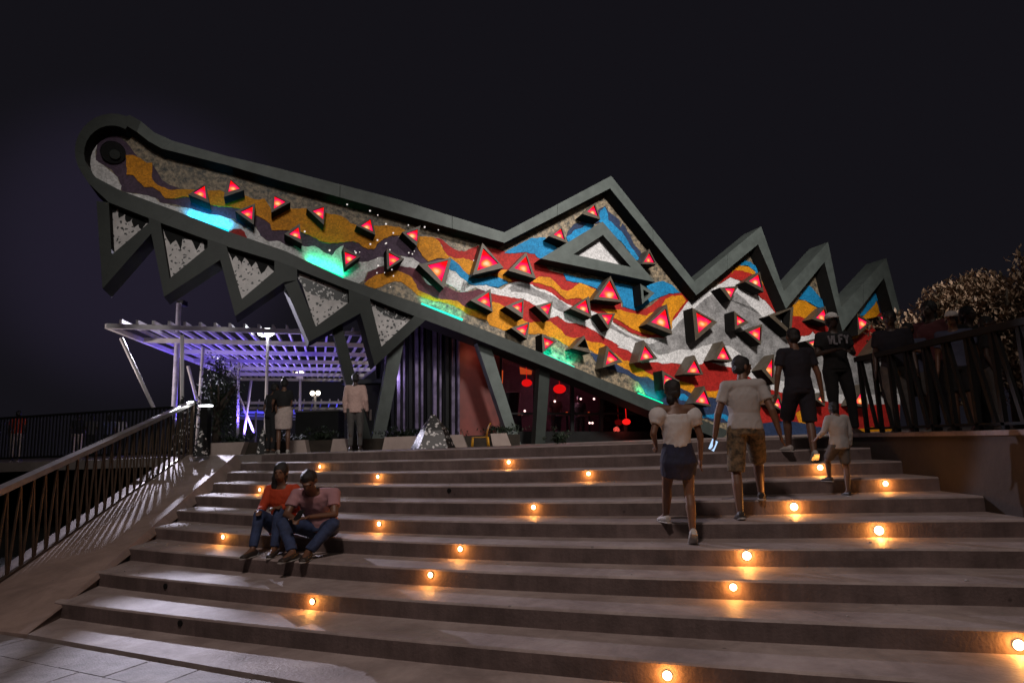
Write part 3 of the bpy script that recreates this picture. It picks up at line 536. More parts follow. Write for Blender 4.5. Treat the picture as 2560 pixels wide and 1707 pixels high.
# triangle lamps
LAMPS = [
 (ZA((235,330),(480,165),(545,455)), ZA((305,297),(472,192),(495,388))), (ZA((815,75),(1045,265),(750,365)), ZA((850,110),(992,240),(812,290))),
 (ZA((1465,300),(1720,440),(1440,590)), ZA((1490,348),(1655,430),(1480,535))), (ZA((915,570),(1205,460),(1185,765)), ZA((990,575),(1172,495),(1160,690))),
 (ZA((1630,900),(1855,750),(1885,1040)), ZA((1695,900),(1835,797),(1870,972))), (ZA((1955,530),(2230,470),(2205,770)), ZA((2035,560),(2205,505),(2195,685))),
 (ZB((525,490),(755,340),(805,625)), ZB((590,490),(735,393),(775,575))), (ZB((1190,585),(1460,488),(1405,785)), ZB((1248,600),(1422,540),(1415,720))),
 (ZB((335,800),(590,935),(370,1100)), ZB((360,865),(538,935),(375,1050))), (ZB((965,820),(1225,970),(975,1125)), ZB((1000,875),(1165,965),(1010,1075))),
 (ZB((1430,1050),(1910,955),(1800,1400)), ZB((1560,1060),(1862,988),(1770,1305))), (ZC((325,740),(635,1100),(185,1205)), ZC((340,815),(560,1035),(250,1140))),
 (ZC((960,875),(1105,1260),(700,1140)), ZC((965,928),(1045,1195),(790,1105))), (ZC((1965,155),(2040,400),(1775,320)), ZC((1955,190),(2012,355),(1850,285))),
 (ZC((1480,500),(1550,740),(1290,640)), ZC((1475,528),(1525,692),(1362,620))), (ZD((150,410),(445,240),(475,580)), ZD((248,405),(425,290),(450,515))),
 (ZD((655,500),(925,380),(915,670)), ZD((755,490),(910,430),(900,592))), (ZD((1090,490),(1350,425),(1300,690)), ZD((1168,510),(1330,450),(1282,622))),
 (ZD((1600,530),(1875,350),(1910,665)), ZD((1683,510),(1835,400),(1885,605))), (ZD((1990,600),(2255,600),(2160,840)), ZD((2055,620),(2228,615),(2155,772))),
 (Z5((1280,1138),(1397,1395),(1110,1365)), Z5((1275,1175),(1365,1365),(1165,1340))), (ZD((740,810),(1010,725),(975,975)), ZD((818,820),(995,752),(950,922))),
 (ZD((1190,895),(1415,1005),(1200,1170)), ZD((1215,945),(1368,1010),(1238,1115))), (ZF((100,80),(330,320),(40,400)), ZF((130,150),(268,280),(85,360))),
 (ZF((635,0),(838,270),(540,320)), ZF((655,80),(785,250),(585,288))), (ZF((1370,215),(1503,500),(1215,495)), ZF((1378,290),(1465,478),(1265,465))),
 (ZF((1780,15),(1932,310),(1640,285)), ZF((1800,85),(1893,280),(1700,268))), (ZF((900,440),(1160,595),(925,720)), ZF((940,500),(1090,575),(930,640))),
 (ZF((1515,665),(1615,965),(1365,915)), ZF((1520,730),(1600,930),(1390,895))), (ZE((715,15),(828,238),(610,230)), ZE((722,65),(800,212),(640,200))),
 (ZE((970,815),(1052,1255),(675,1105)), ZE((960,880),(1025,1180),(745,1075))), (ZE((1340,865),(1705,1075),(1385,1345)), ZE((1398,925),(1635,1060),(1432,1238))),
 (ZE((1740,575),(2005,552),(1890,765)), ZE((1812,582),(1972,582),(1908,725))), (ZE((1945,915),(2165,1080),(1960,1185)), ZE((1990,970),(2118,1055),(1990,1125))),
 (ZG((290,345),(345,640),(70,490)), ZG((280,380),(325,580),(130,480))), (ZG((325,1105),(305,1405),(70,1200)), ZG((310,1145),(300,1352),(125,1220))),
 (ZG((1240,845),(1305,1115),(1045,1030)), ZG((1232,880),(1290,1065),(1105,1015))), (ZG((1700,950),(1925,1090),(1715,1265)), ZG((1715,990),(1880,1080),(1740,1190))),
 (ZG((1995,995),(2195,955),(2160,1195)), ZG((2040,1005),(2172,985),(2140,1120))), (ZG((2070,1265),(2235,1510),(1860,1545)), ZG((2065,1330),(2140,1490),(1950,1520))),
 (ZG((950,1350),(1195,1295),(1170,1540)), ZG((1000,1370),(1160,1325),(1145,1480))), (Z8((535,605),(648,470),(648,735)), Z8((575,605),(637,500),(637,682))),
 (Z8((610,905),(690,815),(745,985)), Z8((638,900),(690,850),(725,960))), (Z8((1010,870),(1085,800),(1090,925)), Z8((1030,862),(1075,825),(1078,900))),
 (Z8((1325,915),(1432,730),(1470,935)), Z8((1350,895),(1428,765),(1455,915))), (Z8((1640,790),(1690,715),(1720,840)), Z8((1655,790),(1685,737),(1705,815)))]
def tri_lamp(out_px, in_px, lit=True, off=.02, m=MT['bronze'], name='triangle_lamp'):
    O = [FP(x, y, off) for x, y in out_px]; I = [FP(x, y, off) for x, y in in_px]
    if (O[1] - O[0]).cross(O[2] - O[0]).dot(DN) > 0: O = [O[0], O[2], O[1]]
    cI = sum(I, Vector()) / 3
    I = sorted(I, key=lambda v: 0)  # match each inner corner to its nearest outer corner
    best = min([(sum((O[i] - I[p[i]]).length for i in range(3)), p) for p in ((0,1,2),(0,2,1),(1,0,2),(1,2,0),(2,0,1),(2,1,0))])[1]
    I = [I[best[i]] for i in range(3)]
    dep = DN * (SET - off - .002)
    rec = DN * (.06 if lit else .30)
    V = O + I + [p + dep for p in O] + [p + rec for p in I]
    fs = []
    for i in range(3):
        j = (i + 1) % 3
        fs += [(i, j, 3 + j, 3 + i), (i, 6 + i, 6 + j, j), (3 + i, 3 + j, 9 + j, 9 + i)]
    if not lit: pass
    o = side_shade(mesh(name, V, fs, m, pav))
    if lit:
        n = 12; vs = []; idx = {}; hs = []; low = min(I, key=lambda v: v.z)
        c = cI * .62 + (sum([p for p in sorted(I, key=lambda v: v.z)[:2]], Vector()) / 2) * .38
        c = c + Vector((rnd.uniform(-.02, .02), 0, 0)); size = max((a - b).length for a in I for b in I)
        for a in range(n + 1):
            for b in range(n + 1 - a):
                p = I[0] + (I[1] - I[0]) * (a / n) + (I[2] - I[0]) * (b / n); idx[(a, b)] = len(vs); vs.append(p + rec * .95)
                dd = Vector(((p - c).x, (p - c).y, (p - c).z * 1.35)).length / size
                hs.append(max(0, min(1, 1.0 - dd * 2.0 + noise.noise(p * 7) * .22)))
        f2 = []
        for a in range(n):
            for b in range(n - a):
                f2.append((idx[(a, b)], idx[(a + 1, b)], idx[(a, b + 1)]))
                if a + b < n - 1: f2.append((idx[(a + 1, b)], idx[(a + 1, b + 1)], idx[(a, b + 1)]))
        me = bpy.data.meshes.new('lens'); me.from_pydata([tuple(v) for v in vs], [], f2); at_ = me.attributes.new('lens_glow', 'FLOAT', 'POINT'); at_.data.foreach_set('value', hs)
        link('lens', me, o, MT['lens'])
    return o
for a, b in LAMPS: tri_lamp(a, b)
tri_lamp(ZD((1805,920),(1895,1175),(1625,1105)), ZD((1815,965),(1862,1105),(1700,1082)), False)
tri_lamp(ZE((585,520),(795,655),(612,815)), ZE((625,600),(720,658),(640,740)), False, m=MT['frame'])
tri_lamp(ZG((420,985),(778,848),(742,1265)), ZG((505,985),(735,890),(715,1180)), False)
tri_lamp(Z5((1200,605),(1720,1197),(595,965)), Z5((1205,735),(1480,1050),(915,925)), False, -.02, MT['frame'], 'triangle_frame')
slab('triangle_infill', Z5((1200,720),(1500,1060),(900,920)), .32, .36, MT['white'], jag=.01)
# LED strips lying on the lower beam and the colour wash they throw up the wall
for (a, b, mname, col, e) in (((468,545),(571,577),'cyan_l',(.0,.55,1.0),7.6), ((767,656),(858,694),'green_l',(.0,1,.42),6.2), ((1053,758),(1156,798),'turq_l',(.02,1,.62),3.6), ((1358,884),(1434,917),'turq_l',(.0,1,.66),5.5), ((1595,982),(1655,1007),'green_l',(.0,1,.5),4.7)):
    pa, pb = FP(*a, .40), FP(*b, .40)
    o = MB().bar(pa + Vector((0, 0, -.02)), pb + Vector((0, 0, -.02)), .10, .05, (0, 0, 1)).build('led_strip', MT[mname], pav)
    mid = (pa + pb) / 2 + P0 + Vector((0, 0, .07)); d = bpy.data.lights.new('led_wash', 'AREA'); d.shape = 'RECTANGLE'; d.size = (pb - pa).length; d.size_y = .12; d.energy = e; d.color = col; d.spread = R(140)
    lo = bpy.data.objects.new('led_wash', d); sc.collection.objects.link(lo)
    xx = (pb - pa).normalized(); zz = -(Vector((0, 0, 1)) * 1.0 + DN * .55); zz = (zz - xx * zz.dot(xx)).normalized(); yy = zz.cross(xx)
    m_ = Matrix((xx, yy, zz)).transposed().to_4x4(); m_.translation = mid; lo.matrix_world = m_
# tiny glints set in the mosaic
pts = [(868,511),(925,527),(1021,563),(1096,575),(1184,651),(824,626),(887,628),(1022,632),(1036,628),(1031,635),(965,560)] + [(rnd.uniform(880, 1010), rnd.uniform(600, 720)) for _ in range(14)] + [(rnd.uniform(740, 1100), 440 + .32 * 300 + rnd.uniform(0, 160)) for _ in range(10)]
for x, y in pts: MB().ball(FP(x, y, SET - .20), rnd.uniform(.012, .026), None, 8, 5).build('glint_lamp', MT['pin'], pav)
# eye of the snout
MB().tube(FP(283, 382, SET + .05), FP(283, 382, SET - .18), .27, .25, 24).build('eye', MT['black'], pav)
MB().tube(FP(287, 386, SET - .15), FP(287, 386, SET - .24), .12, .11, 20).build('pupil', MT['frame_dark'], pav)
# body behind frame: roof sheets over the crest
bo = [(x, y + 16) for x, y in sp_o]
for i in range(1, len(bo) - 1):
    a, b = FP(*bo[i], .85), FP(*bo[i + 1], .85); e = DN * (.8 if i > 1 else .3)
    nn = Vector((0, 0, -.09))
    mesh('roof_panel', [a, b, b + e, a + e, a + nn, b + nn, b + e + nn, a + e + nn], [(0, 1, 2, 3), (7, 6, 5, 4), (0, 4, 5, 1), (1, 5, 6, 2), (2, 6, 7, 3), (3, 7, 4, 0)], MT['frame'], pav)
    if i % 2 == 0: MB().bar(a + Vector((0, 0, .05)) + DN * .35, b + Vector((0, 0, .05)) + DN * .35, .05, .06).build('roof_ridge', MT['frame'], pav)
# legs
for (t0, t1, b0_, b1_) in (((829,815),(856,815),(905,1125),(936,1125)), ((985,815),(1018,815),(925,1124),(957,1124)), ((1185,835),(1222,850),(1278,1112),(1303,1112)), ((1350,905),(1376,915),(1338,1110),(1362,1110))):
    slab('leg', [t0, t1, b1_, b0_], .36, .66, MT['frame_dark'] if t0[0] in (829, 1350) else MT['frame'])
# glazed cafe under the jaw
for i in range(13):
    x = 962 + i * 15.2; y0 = 790 + (x - 1036) * .42 if x > 1036 else 800
    slab('wall_slat', [(x, y0), (x + (8 if i % 3 else 5), y0), (x + (8 if i % 3 else 5), 1108), (x, 1108)], 1.6 + .1 * (i % 2), 1.75 + .1 * (i % 2), MT['mirror'] if i % 3 != 1 else MT['black'])
slab('rear_wall', [(940, 760), (1160, 780), (1160, 1112), (940, 1112)], 2.1, 2.2, MT['black'])
slab('red_wall', [(1149, 780), (1250, 820), (1250, 1112), (1149, 1112)], 1.7, 1.9, MT['redwall'])
slab('cafe_back_wall', [(1200, 780), (1780, 1000), (1780, 1112), (1200, 1112)], 6.6, 6.7, MT['maroonwall'])
slab('cafe_ceiling_panel', [(1230, 822), (1480, 915), (1480, 935), (1230, 845)], 1.75, 1.85, MT['black'])
for x in (1247, 1336, 1428, 1500, 1560, 1640): slab('mullion', [(x, 830 + (x - 1247) * .38), (x + 8, 833 + (x - 1247) * .38), (x + 8, 1108), (x, 1108)], 1.70, 1.80, MT['black'])
slab('window_rail', [(1255, 1031), (1640, 1031), (1640, 1036), (1255, 1036)], 1.72, 1.78, MT['black'])
for x0, x1 in ((1256, 1335), (1345, 1427), (1437, 1499), (1509, 1559), (1569, 1639)): slab('pane', [(x0, 842 + (x0 - 1247) * .38), (x1, 842 + (x1 - 1247) * .38), (x1, 1106), (x0, 1106)], 1.74, 1.755, MT['glass'])
slab('sill_wall', [(1255, 1078), (1700, 1078), (1700, 1112), (1255, 1112)], 1.66, 1.82, MT['black'])
slab('dark_partition', [(1500, 925), (1800, 1030), (1800, 1112), (1500, 1112)], 2.4, 2.5, MT['black'])
def in_fac(x, y, off): return FP(x, y, off) + P0
for x, y, r in ((1317, 957, .17), (1399, 972, .21), (1566, 1054, .13)):
    o_ = 3.0 if x < 1500 else 1.5; p = in_fac(x, y, o_)
    t = tag(MB().ball((0, 0, 0), (r, r, r * .72), None, 18, 12).tube((0, 0, r * .6), (0, 0, 1.0), .008, .008, 6).build('pendant_lamp', MT['redglow'], None, True), {1317: 'red pendant lamp glowing behind the window left of the second leg', 1399: 'larger red pendant lamp glowing just right of the slanted leg', 1566: 'small red lamp glowing low under the jaw beam at right'}[x], 'lamp', 'red lamps inside the cafe'); t.location = p
    lamp('POINT', 'pendant_light', p - Vector((0, .1, r + .1)), 5, (1, .12, .08), None, .1)
lamp('POINT', 'cafe_light', in_fac(1420, 985, 4.6), 34, (1, .55, .66), None, .2)
lamp('POINT', 'cafe_light_orange', in_fac(1270, 900, 3.4), 24, (1, .22, .05), None, .2)
for i, (x, y) in enumerate(((1387, 1003), (1452, 997), (1485, 997), (1312, 1027), (1305, 1039), (1474, 1057), (1481, 1057), (1333, 922))):
    t = MB().ball((0, 0, 0), .035, None, 10, 6).build('spot_bulb', MT['warmw'], pav); t.location = FP(x, y, 3.2)
slab('glowing_sign', [(1243, 922), (1258, 926), (1257, 958), (1250, 955)], 3.6, 3.65, MT['orangeglow'])
slab('glowing_sign', [(1300, 917), (1330, 926), (1329, 936), (1302, 935)], 3.6, 3.65, MT['orangeglow'])
pb_ = in_fac(1283, 1040, 2.6)
pot = thing('planter_pot', 'black tapered pot standing high behind the slanted leg in the cafe', 'pot', tuple(pb_))
MB().tube((0, 0, 0), (0, 0, .72), .14, .25, 20).build('pot_body', MT['black'], pot); MB().box((0, 0, -.35), (.5, .4, .7)).build('stand', MT['black'], pot)
MB().tube((0, 0, .722), (0, 0, .74), .2, .2, 16).build('painted_lit_rim', MT['cream'], pot)  # pale disc puts the light on the pot top into colour
# light under the body on the red wall; violet lamp added to tint the slats
lamp('POINT', 'wall_light', in_fac(1190, 880, 1.2), 5, (1, .35, .2), None, .1)
lamp('POINT', 'slat_fill', in_fac(1010, 930, .7), 34, (.62, .50, 1), None, .2)

# ------------------------------------------------------------------ low planters on the plaza edge
pln = thing('planter_wall', 'low pale stone planter wall with sloping shadows built as dark gaps along the top of the steps', 'planter', tuple(aty(900, 1120, 14.9)))
def pslab(name, px, Y, th, m, parent, zfix=None):
    pts = [aty(x, y, Y) - parent.location for x, y in px]; n = len(pts); bk = [p + Vector((0, th, 0)) for p in pts]
    fs = [tuple(range(n)), tuple(range(n, 2 * n))[::-1]] + [(i, (i + 1) % n, n + (i + 1) % n, n + i) for i in range(n)]
    return mesh(name, pts + bk, fs, m, parent)
def hz(x, dy=0): return YH - (x - 1280) * math.tan(ROLL) + dy
flo = lambda x, Y: hz(x, F_PX * (EYE - TOP) / Y)
for x0, x1, t0, t1 in ((512, 600, 520, 612), (718, 768, 722, 762), (826, 868, 832, 862), (955, 1037, 962, 1040), (1130, 1168, 1122, 1156), (1232, 1278, 1226, 1266)):
    pslab('planter_block', [(t0, flo(t0, 15) - 31), (t1, flo(t1, 15) - 31), (x1, flo(x1, 15) + 1), (x0, flo(x0, 15) + 1)], 14.9, .25, MT['planter'], pln)
pslab('planter_shade_back', [(505, flo(505, 15) - 30), (1300, flo(1300, 15) - 27), (1300, flo(1300, 15) + 1), (505, flo(505, 15) + 1)], 15.16, .4, MT['soil_and_shade'], pln)  # dark slab seen between the blocks stands in for shadows on the wall
def leaves(name, c, r, n, size, m, label, cat, trunk=None, seed=1, group=None, ncl=26):
    rr = random.Random(seed); vs = []; fs = []
    cl = [(Vector((rr.gauss(0, .5) * r[0], rr.gauss(0, .5) * r[1], rr.gauss(0, .45) * r[2])), rr.uniform(.18, .42)) for _ in range(26)] if ncl == 26 else []
    while len(cl) < ncl:
        d = Vector((rr.gauss(0, 1), rr.gauss(0, 1), rr.gauss(0, 1))).normalized() * rr.uniform(.25, .88); cl.append((Vector((d.x * r[0], d.y * r[1], d.z * r[2])), rr.uniform(.14, .27)))
    for i in range(n):
        cc, cr_ = cl[rr.randrange(len(cl))]
        d = Vector((rr.gauss(0, 1), rr.gauss(0, 1), rr.gauss(0, 1))).normalized() * (rr.random() ** .45)
        p = cc + Vector((d.x * r[0], d.y * r[1], d.z * r[2])) * cr_ * 1.3
        q = Matrix.Rotation(rr.uniform(0, 6.28), 3, 'Z') @ Matrix.Rotation(rr.uniform(-1.2, 1.2), 3, 'X'); s = size * rr.uniform(.6, 1.3); b = len(vs)
        for v in ((-s * .35, 0, 0), (0, -s, .0), (s * .35, 0, 0), (0, s, .12 * s)): vs.append(p + q @ Vector(v))
        fs += [(b, b + 1, b + 2), (b, b + 2, b + 3)]
    t = thing(name, label, cat, tuple(c), group)
    me = bpy.data.meshes.new('foliage'); me.from_pydata([tuple(v) for v in vs], [], fs); link('foliage', me, t, m)
    if trunk:
        mb = MB(); mb.tube((0, 0, -trunk), (0, 0, -r[2] * .2), .13, .08, 10)
        for i in range(6):
            a = rr.uniform(0, 6.28); mb.tube((0, 0, -r[2] * .5 + .1 * i), (math.cos(a) * r[0] * .6, math.sin(a) * r[1] * .6, r[2] * .4), .06, .02, 7)
        mb.build('trunk', MT['trunk'], t, True)
    return t
leaves('shrub', aty(545, 1010, 16.6), (.72, .5, 1.15), 5200, .05, MT['leafd'], 'tall dark clipped shrub behind the planter near the top of the railing', 'shrub', 1.0, 3)
for i, (x, lb) in enumerate(((590, 'low dark plants in the planter just right of the tall shrub'), (700, 'low dark plants in the planter behind the standing couple'), (795, 'low dark plants in the planter beside the person in the sweater'), (1000, 'low dark plants in the planter left of the speckled pyramid'), (1080, 'low dark plants in the planter behind the speckled pyramid'), (1250, 'low dark plants in the planter right of the yellow chair'))):
    leaves('planter_plants', aty(x, flo(x, 15) - 38, 15.4), (.45, .18, .14), 700, .045, MT['leafd'], lb, 'plants', None, 20 + i, 'plants in the planter wall')
leaves('planter_plants', aty(1400, 1094, 15.2), (.25, .18, .16), 500, .045, MT['leafd'], 'small dark plant at the foot of the glass wall right of the slanted leg', 'plants', None, 31, 'plants in the planter wall')
# big dry-leaved tree on the right
leaves('tree', (10.45, 13.4, 3.65), (2.5, 1.6, 1.8), 42000, .078, MT['leaf'], 'round tree with dry brown and olive leaves behind the people at the right edge', 'tree', 2.05, 5, None, 90)
# speckled pyramids
def pyramid(px, base_y, Y, w_, h_, label, seed):
    rr = random.Random(seed); p = aty(px, base_y, Y); p.z = TOP
    t = MB(); n = 5; vs = [(w_ * .5 * math.cos(6.28 * i / n + .4) * (1 + .1 * rr.random()), w_ * .45 * math.sin(6.28 * i / n + .4), 0) for i in range(n)]
    md = [(v[0] * .62 + .02, v[1] * .62, h_ * .52) for v in vs]; tp = [(v[0] * .12, v[1] * .12, h_ * (.97 + .03 * i / n)) for i, v in enumerate(vs)]
    vv = vs + md + tp; fs = [(i, (i + 1) % n, n + (i + 1) % n, n + i) for i in range(n)] + [(n + i, n + (i + 1) % n, 2 * n + (i + 1) % n, 2 * n + i) for i in range(n)] + [tuple(range(2 * n, 3 * n)), tuple(range(n))[::-1]]
    o = mesh('mosaic_pyramid', vv, fs, MT['pebble']); o.location = p; tag(o, label, 'sculpture', 'black pyramids covered with white pebbles'); return o
pyramid(1084, 1118, 13.9, .98, .72, 'black pyramid sculpture studded with white pebbles left of the yellow chair', 1)
pyramid(500, 1132, 13.6, .34, .60, 'small black pebble studded pyramid beside the top of the handrail', 2)
pyramid(655, 1128, 14.2, .30, .58, 'small black pebble studded pyramid at the feet of the standing couple', 3)
pyramid(456, 1000, 15.5, .55, 1.45, 'speckled black and white pillar behind the upper end of the handrail', 4)
# yellow chair (seen from its side)
cp_ = aty(1205, 1114, 14.0); cp_.z = TOP
ch = thing('chair', 'small yellow plastic chair on the plaza right of the speckled pyramid', 'chair', tuple(cp_)); ch.rotation_euler = (0, 0, R(8))
MB().loft([((-.22, 0, .2), .18, .012), ((0, 0, .195), .18, .014), ((.1, 0, .2), .17, .012)], Vector((0, 1, 0))).build('seat', MT['yellow'], ch, True)
MB().loft([((.10, 0, .2), .17, .014), ((.12, 0, .32), .17, .014), ((.15, 0, .42), .15, .012), ((.2, 0, .5), .10, .012)], Vector((0, 1, 0))).build('backrest', MT['yellow'], ch, True)
for x in (-.2, .12):
    for y in (-.15, .15): MB().tube((x, y, .2), (x + (.02 if x > 0 else -.01), y * 1.1, 0), .018, .015, 8).build('leg', MT['yellow'], ch, True)

# ------------------------------------------------------------------ lattice canopies
def canopy(name, label, corners, zc, na, nb, m, post_px, legs):
    A, B, Cc, D = [atz(x, y, zc) for x, y in corners]   # front-left, front-right, back-right, back-left
    t = thing(name, label, 'canopy', (A.x, A.y, TOP))
    rl_ = lambda p: p - t.location
    for a, b in ((A, B), (B, Cc), (Cc, D), (D, A)): MB().bar(rl_(a), rl_(b), .10, .13).build('edge_beam', m, t)
    for i in range(1, na):
        f = i / na; a, b = A.lerp(B, f), D.lerp(Cc, f); MB().bar(rl_(a) + Vector((0, -.12, .12)), rl_(b) + Vector((0, 0, .12)), .06, .10).build('rafter', m, t)
    for j in range(1, nb):
        f = j / nb; a, b = A.lerp(D, f), B.lerp(Cc, f); MB().bar(rl_(a), rl_(b), .05, .15).build('cross_beam', m, t)
    for (tx, ty, bx, by, Y0) in legs:
        a = aty(tx, ty, Y0); a.z = min(a.z, zc); b = aty(bx, by, Y0); b.z = max(b.z, TOP)
        MB().tube(rl_(a), rl_(b), .05, .045, 10).build('post', m, t, True)
    return t, A, B, Cc, D
HC = EYE + 3.4
t, A, B, Cc, D = canopy('lattice_canopy', 'large white steel lattice canopy lit violet behind the left of the pavilion', [(267, 815), (1040, 838), (898, 950), (600, 948)], HC, 22, 6, MT['white_steel'], None,
    [(303, 845, 385, 1021, 16.6), (455, 838, 455, 1125, 16.5), (508, 868, 490, 1125, 20), (470, 915, 492, 1000, 20), (597, 905, 593, 1125, 23), (628, 950, 605, 1125, 26), (585, 960, 635, 1080, 26)])
for i, (f, gpos, e) in enumerate(((.12, .25, 60), (.3, .35, 70), (.25, .6, 70), (.5, .2, 50), (.55, .6, 60))):
    p = A.lerp(B, f).lerp(D.lerp(Cc, f), gpos); lamp('SPOT', 'violet_uplight', (p.x, p.y, TOP + .6), e * 9, (.16, .10, 1), (p.x, p.y, HC), .1, 120, .8)
lamp('SPOT', 'canopy_fill', (-15.2, 15.6, 3.6), 1700, (1, .84, .80), (-6.0, 21, 5.2), .1, 60, .7)  # unseen lamp added out of frame to brighten the canopy
lamp('POINT', 'canopy_inner', (A + (Cc - A) * .55 - Vector((0, 0, 2.2)))[:], 150, (.85, .72, 1), None, .25)
canopy('lattice_canopy', 'smaller far canopy glowing blue beneath the large lattice canopy', [(604, 1007), (868, 1006), (850, 1050), (590, 1046)], EYE + 2.3, 12, 4, MT['white_steel'], None, [(640, 1030, 638, 1110, 33), (840, 1030, 838, 1110, 33)])
p = atz(730, 1030, EYE + 2.3); lamp('SPOT', 'blue_uplight', (p.x, p.y - 3, TOP + .5), 900, (.07, .07, 1), (p.x, p.y, EYE + 2.3), .2, 130, .8)
lamp('SPOT', 'blue_uplight', (p.x + 2, p.y + 3, TOP + .5), 900, (.07, .07, 1), (p.x, p.y, EYE + 2.3), .2, 130, .8)
# masts and lamps
sp_ = MAST; mast = MB().tube((0, 0, 0), (0, 0, 4.8), .085, .075, 14).build('mast', mat('violet_lit_mast', (.45, .42, .55), .5), None, True); mast.location = (sp_.x, sp_.y, TOP)  # violet light on the pole is put into its colour
MB().box((0, .2, 4.85), (.2, .3, .16)).build('lamp_head', MT['black'], mast)
tag(mast, 'tall pale mast rising behind the left canopy under the teeth', 'mast')
fl = aty(668, 832, 19.5); ft = thing('floodlight', 'bright white floodlight shining from its pole through the canopy front', 'floodlight', tuple(fl))
MB().box((0, 0, 0), (.36, .10, .16)).build('housing', MT['black'], ft); MB().ball((0, -.07, 0), (.27, .05, .14), None, 20, 12).build('lamp_glass', MT['cold'], ft, True)
MB().tube((0, .06, -.1), (0, .06, TOP - fl.z), .045, .05, 10).build('pole', MT['white_steel'], ft, True)
lamp('SPOT', 'floodlight_beam', fl + Vector((0, -.2, 0)), 60, (.9, .95, 1), (fl.x + .5, fl.y - 5, 4.2), .12, 150, .9)
def street(px, py, Y, label, twin):
    p = aty(px, py, Y); t = thing('street_lamp', label, 'street lamp', (p.x, p.y, TOP), 'street lamps beyond the canopy'); h = p.z - TOP
    MB().tube((0, 0, 0), (0, 0, h), .09, .06, 10).build('pole', MT['white_steel'], t, True)
    if twin:
        MB().bar((-.2, 0, h), (.2, 0, h), .05, .05).build('arm', MT['white_steel'], t)
        for s in (-.15, .15): MB().ball((s, 0, h + .16), .125, None, 14, 10).build('globe', MT['warmw'], t, True)
    else:
        MB().box((0, 0, h + .1), (.3, .2, .2)).build('lamp_head', MT['white_steel'], t); MB().ball((0, -.1, h + .3), (.2, .1, .08), None, 12, 8).build('lamp_glass', MT['warmw'], t, True)
street(788, 990, 34, 'street lamp with two round glowing globes right of the standing couple', True)
street(751, 948, 30, 'single headed pale street lamp seen under the canopy just left of the globes', False)

# dark kiosk at right of the sweater person, far dark box
kx = aty(930, 1118, 18.5); kio = thing('kiosk', 'dark low kiosk behind the person in the pale pink sweater', 'kiosk', (kx.x, kx.y, TOP))
MB().box((0, 0, .9), (1.1, 1.2, 1.8)).build('wall', MT['black'], kio); MB().box((0, 0, 1.88), (1.4, 1.5, .12)).build('roof', MT['frame_dark'], kio); MB().box((.1, -.62, .95), (.06, .03, .3)).build('handle', MT['bronze'], kio)
b_ = aty(800, 1105, 17.5); bx = thing('counter', 'black boxy counter between the standing couple and the person in the sweater', 'counter', (b_.x, b_.y, TOP))
MB().box((.0, 0, .55), (1.15, .6, 1.0)).build('body', MT['black'], bx); MB().box((0, 0, 1.07), (1.2, .66, .04)).build('top', MT['greyc'], bx)
b_ = aty(517, 985, 14.6); bn = thing('light_box', 'dark box with a bright top edge beside the tall shrub', 'box', (b_.x, b_.y, TOP))
MB().box((0, 0, .55), (.16, .2, 1.1)).build('body', MT['black'], bn); MB().box((0, -.02, 1.125), (.24, .16, .03)).build('lamp_glass', MT['cold'], bn)

# far promenade railing on the left
pr0, pr1 = aty(-60, 1152, 16.5), aty(425, 1128, 14.4); pr0.z = pr1.z = TOP
pr = thing('promenade_railing', 'long dark railing far left along the unlit promenade', 'railing', tuple(pr0)); vv = pr1 - pr0
MB().bar((0, 0, 1.1), vv + Vector((0, 0, 1.1)), .08, .05).build('top_rail', MT['black'], pr)
MB().bar((0, 0, .1), vv + Vector((0, 0, .1)), .05, .05).build('bottom_rail', MT['black'], pr)
for i in range(56): q_ = vv * (i / 55); MB().bar(q_ + Vector((0, 0, .1)), q_ + Vector((0, 0, 1.09)), .03, .03, (0, 1, 0)).build('picket', MT['black'], pr)

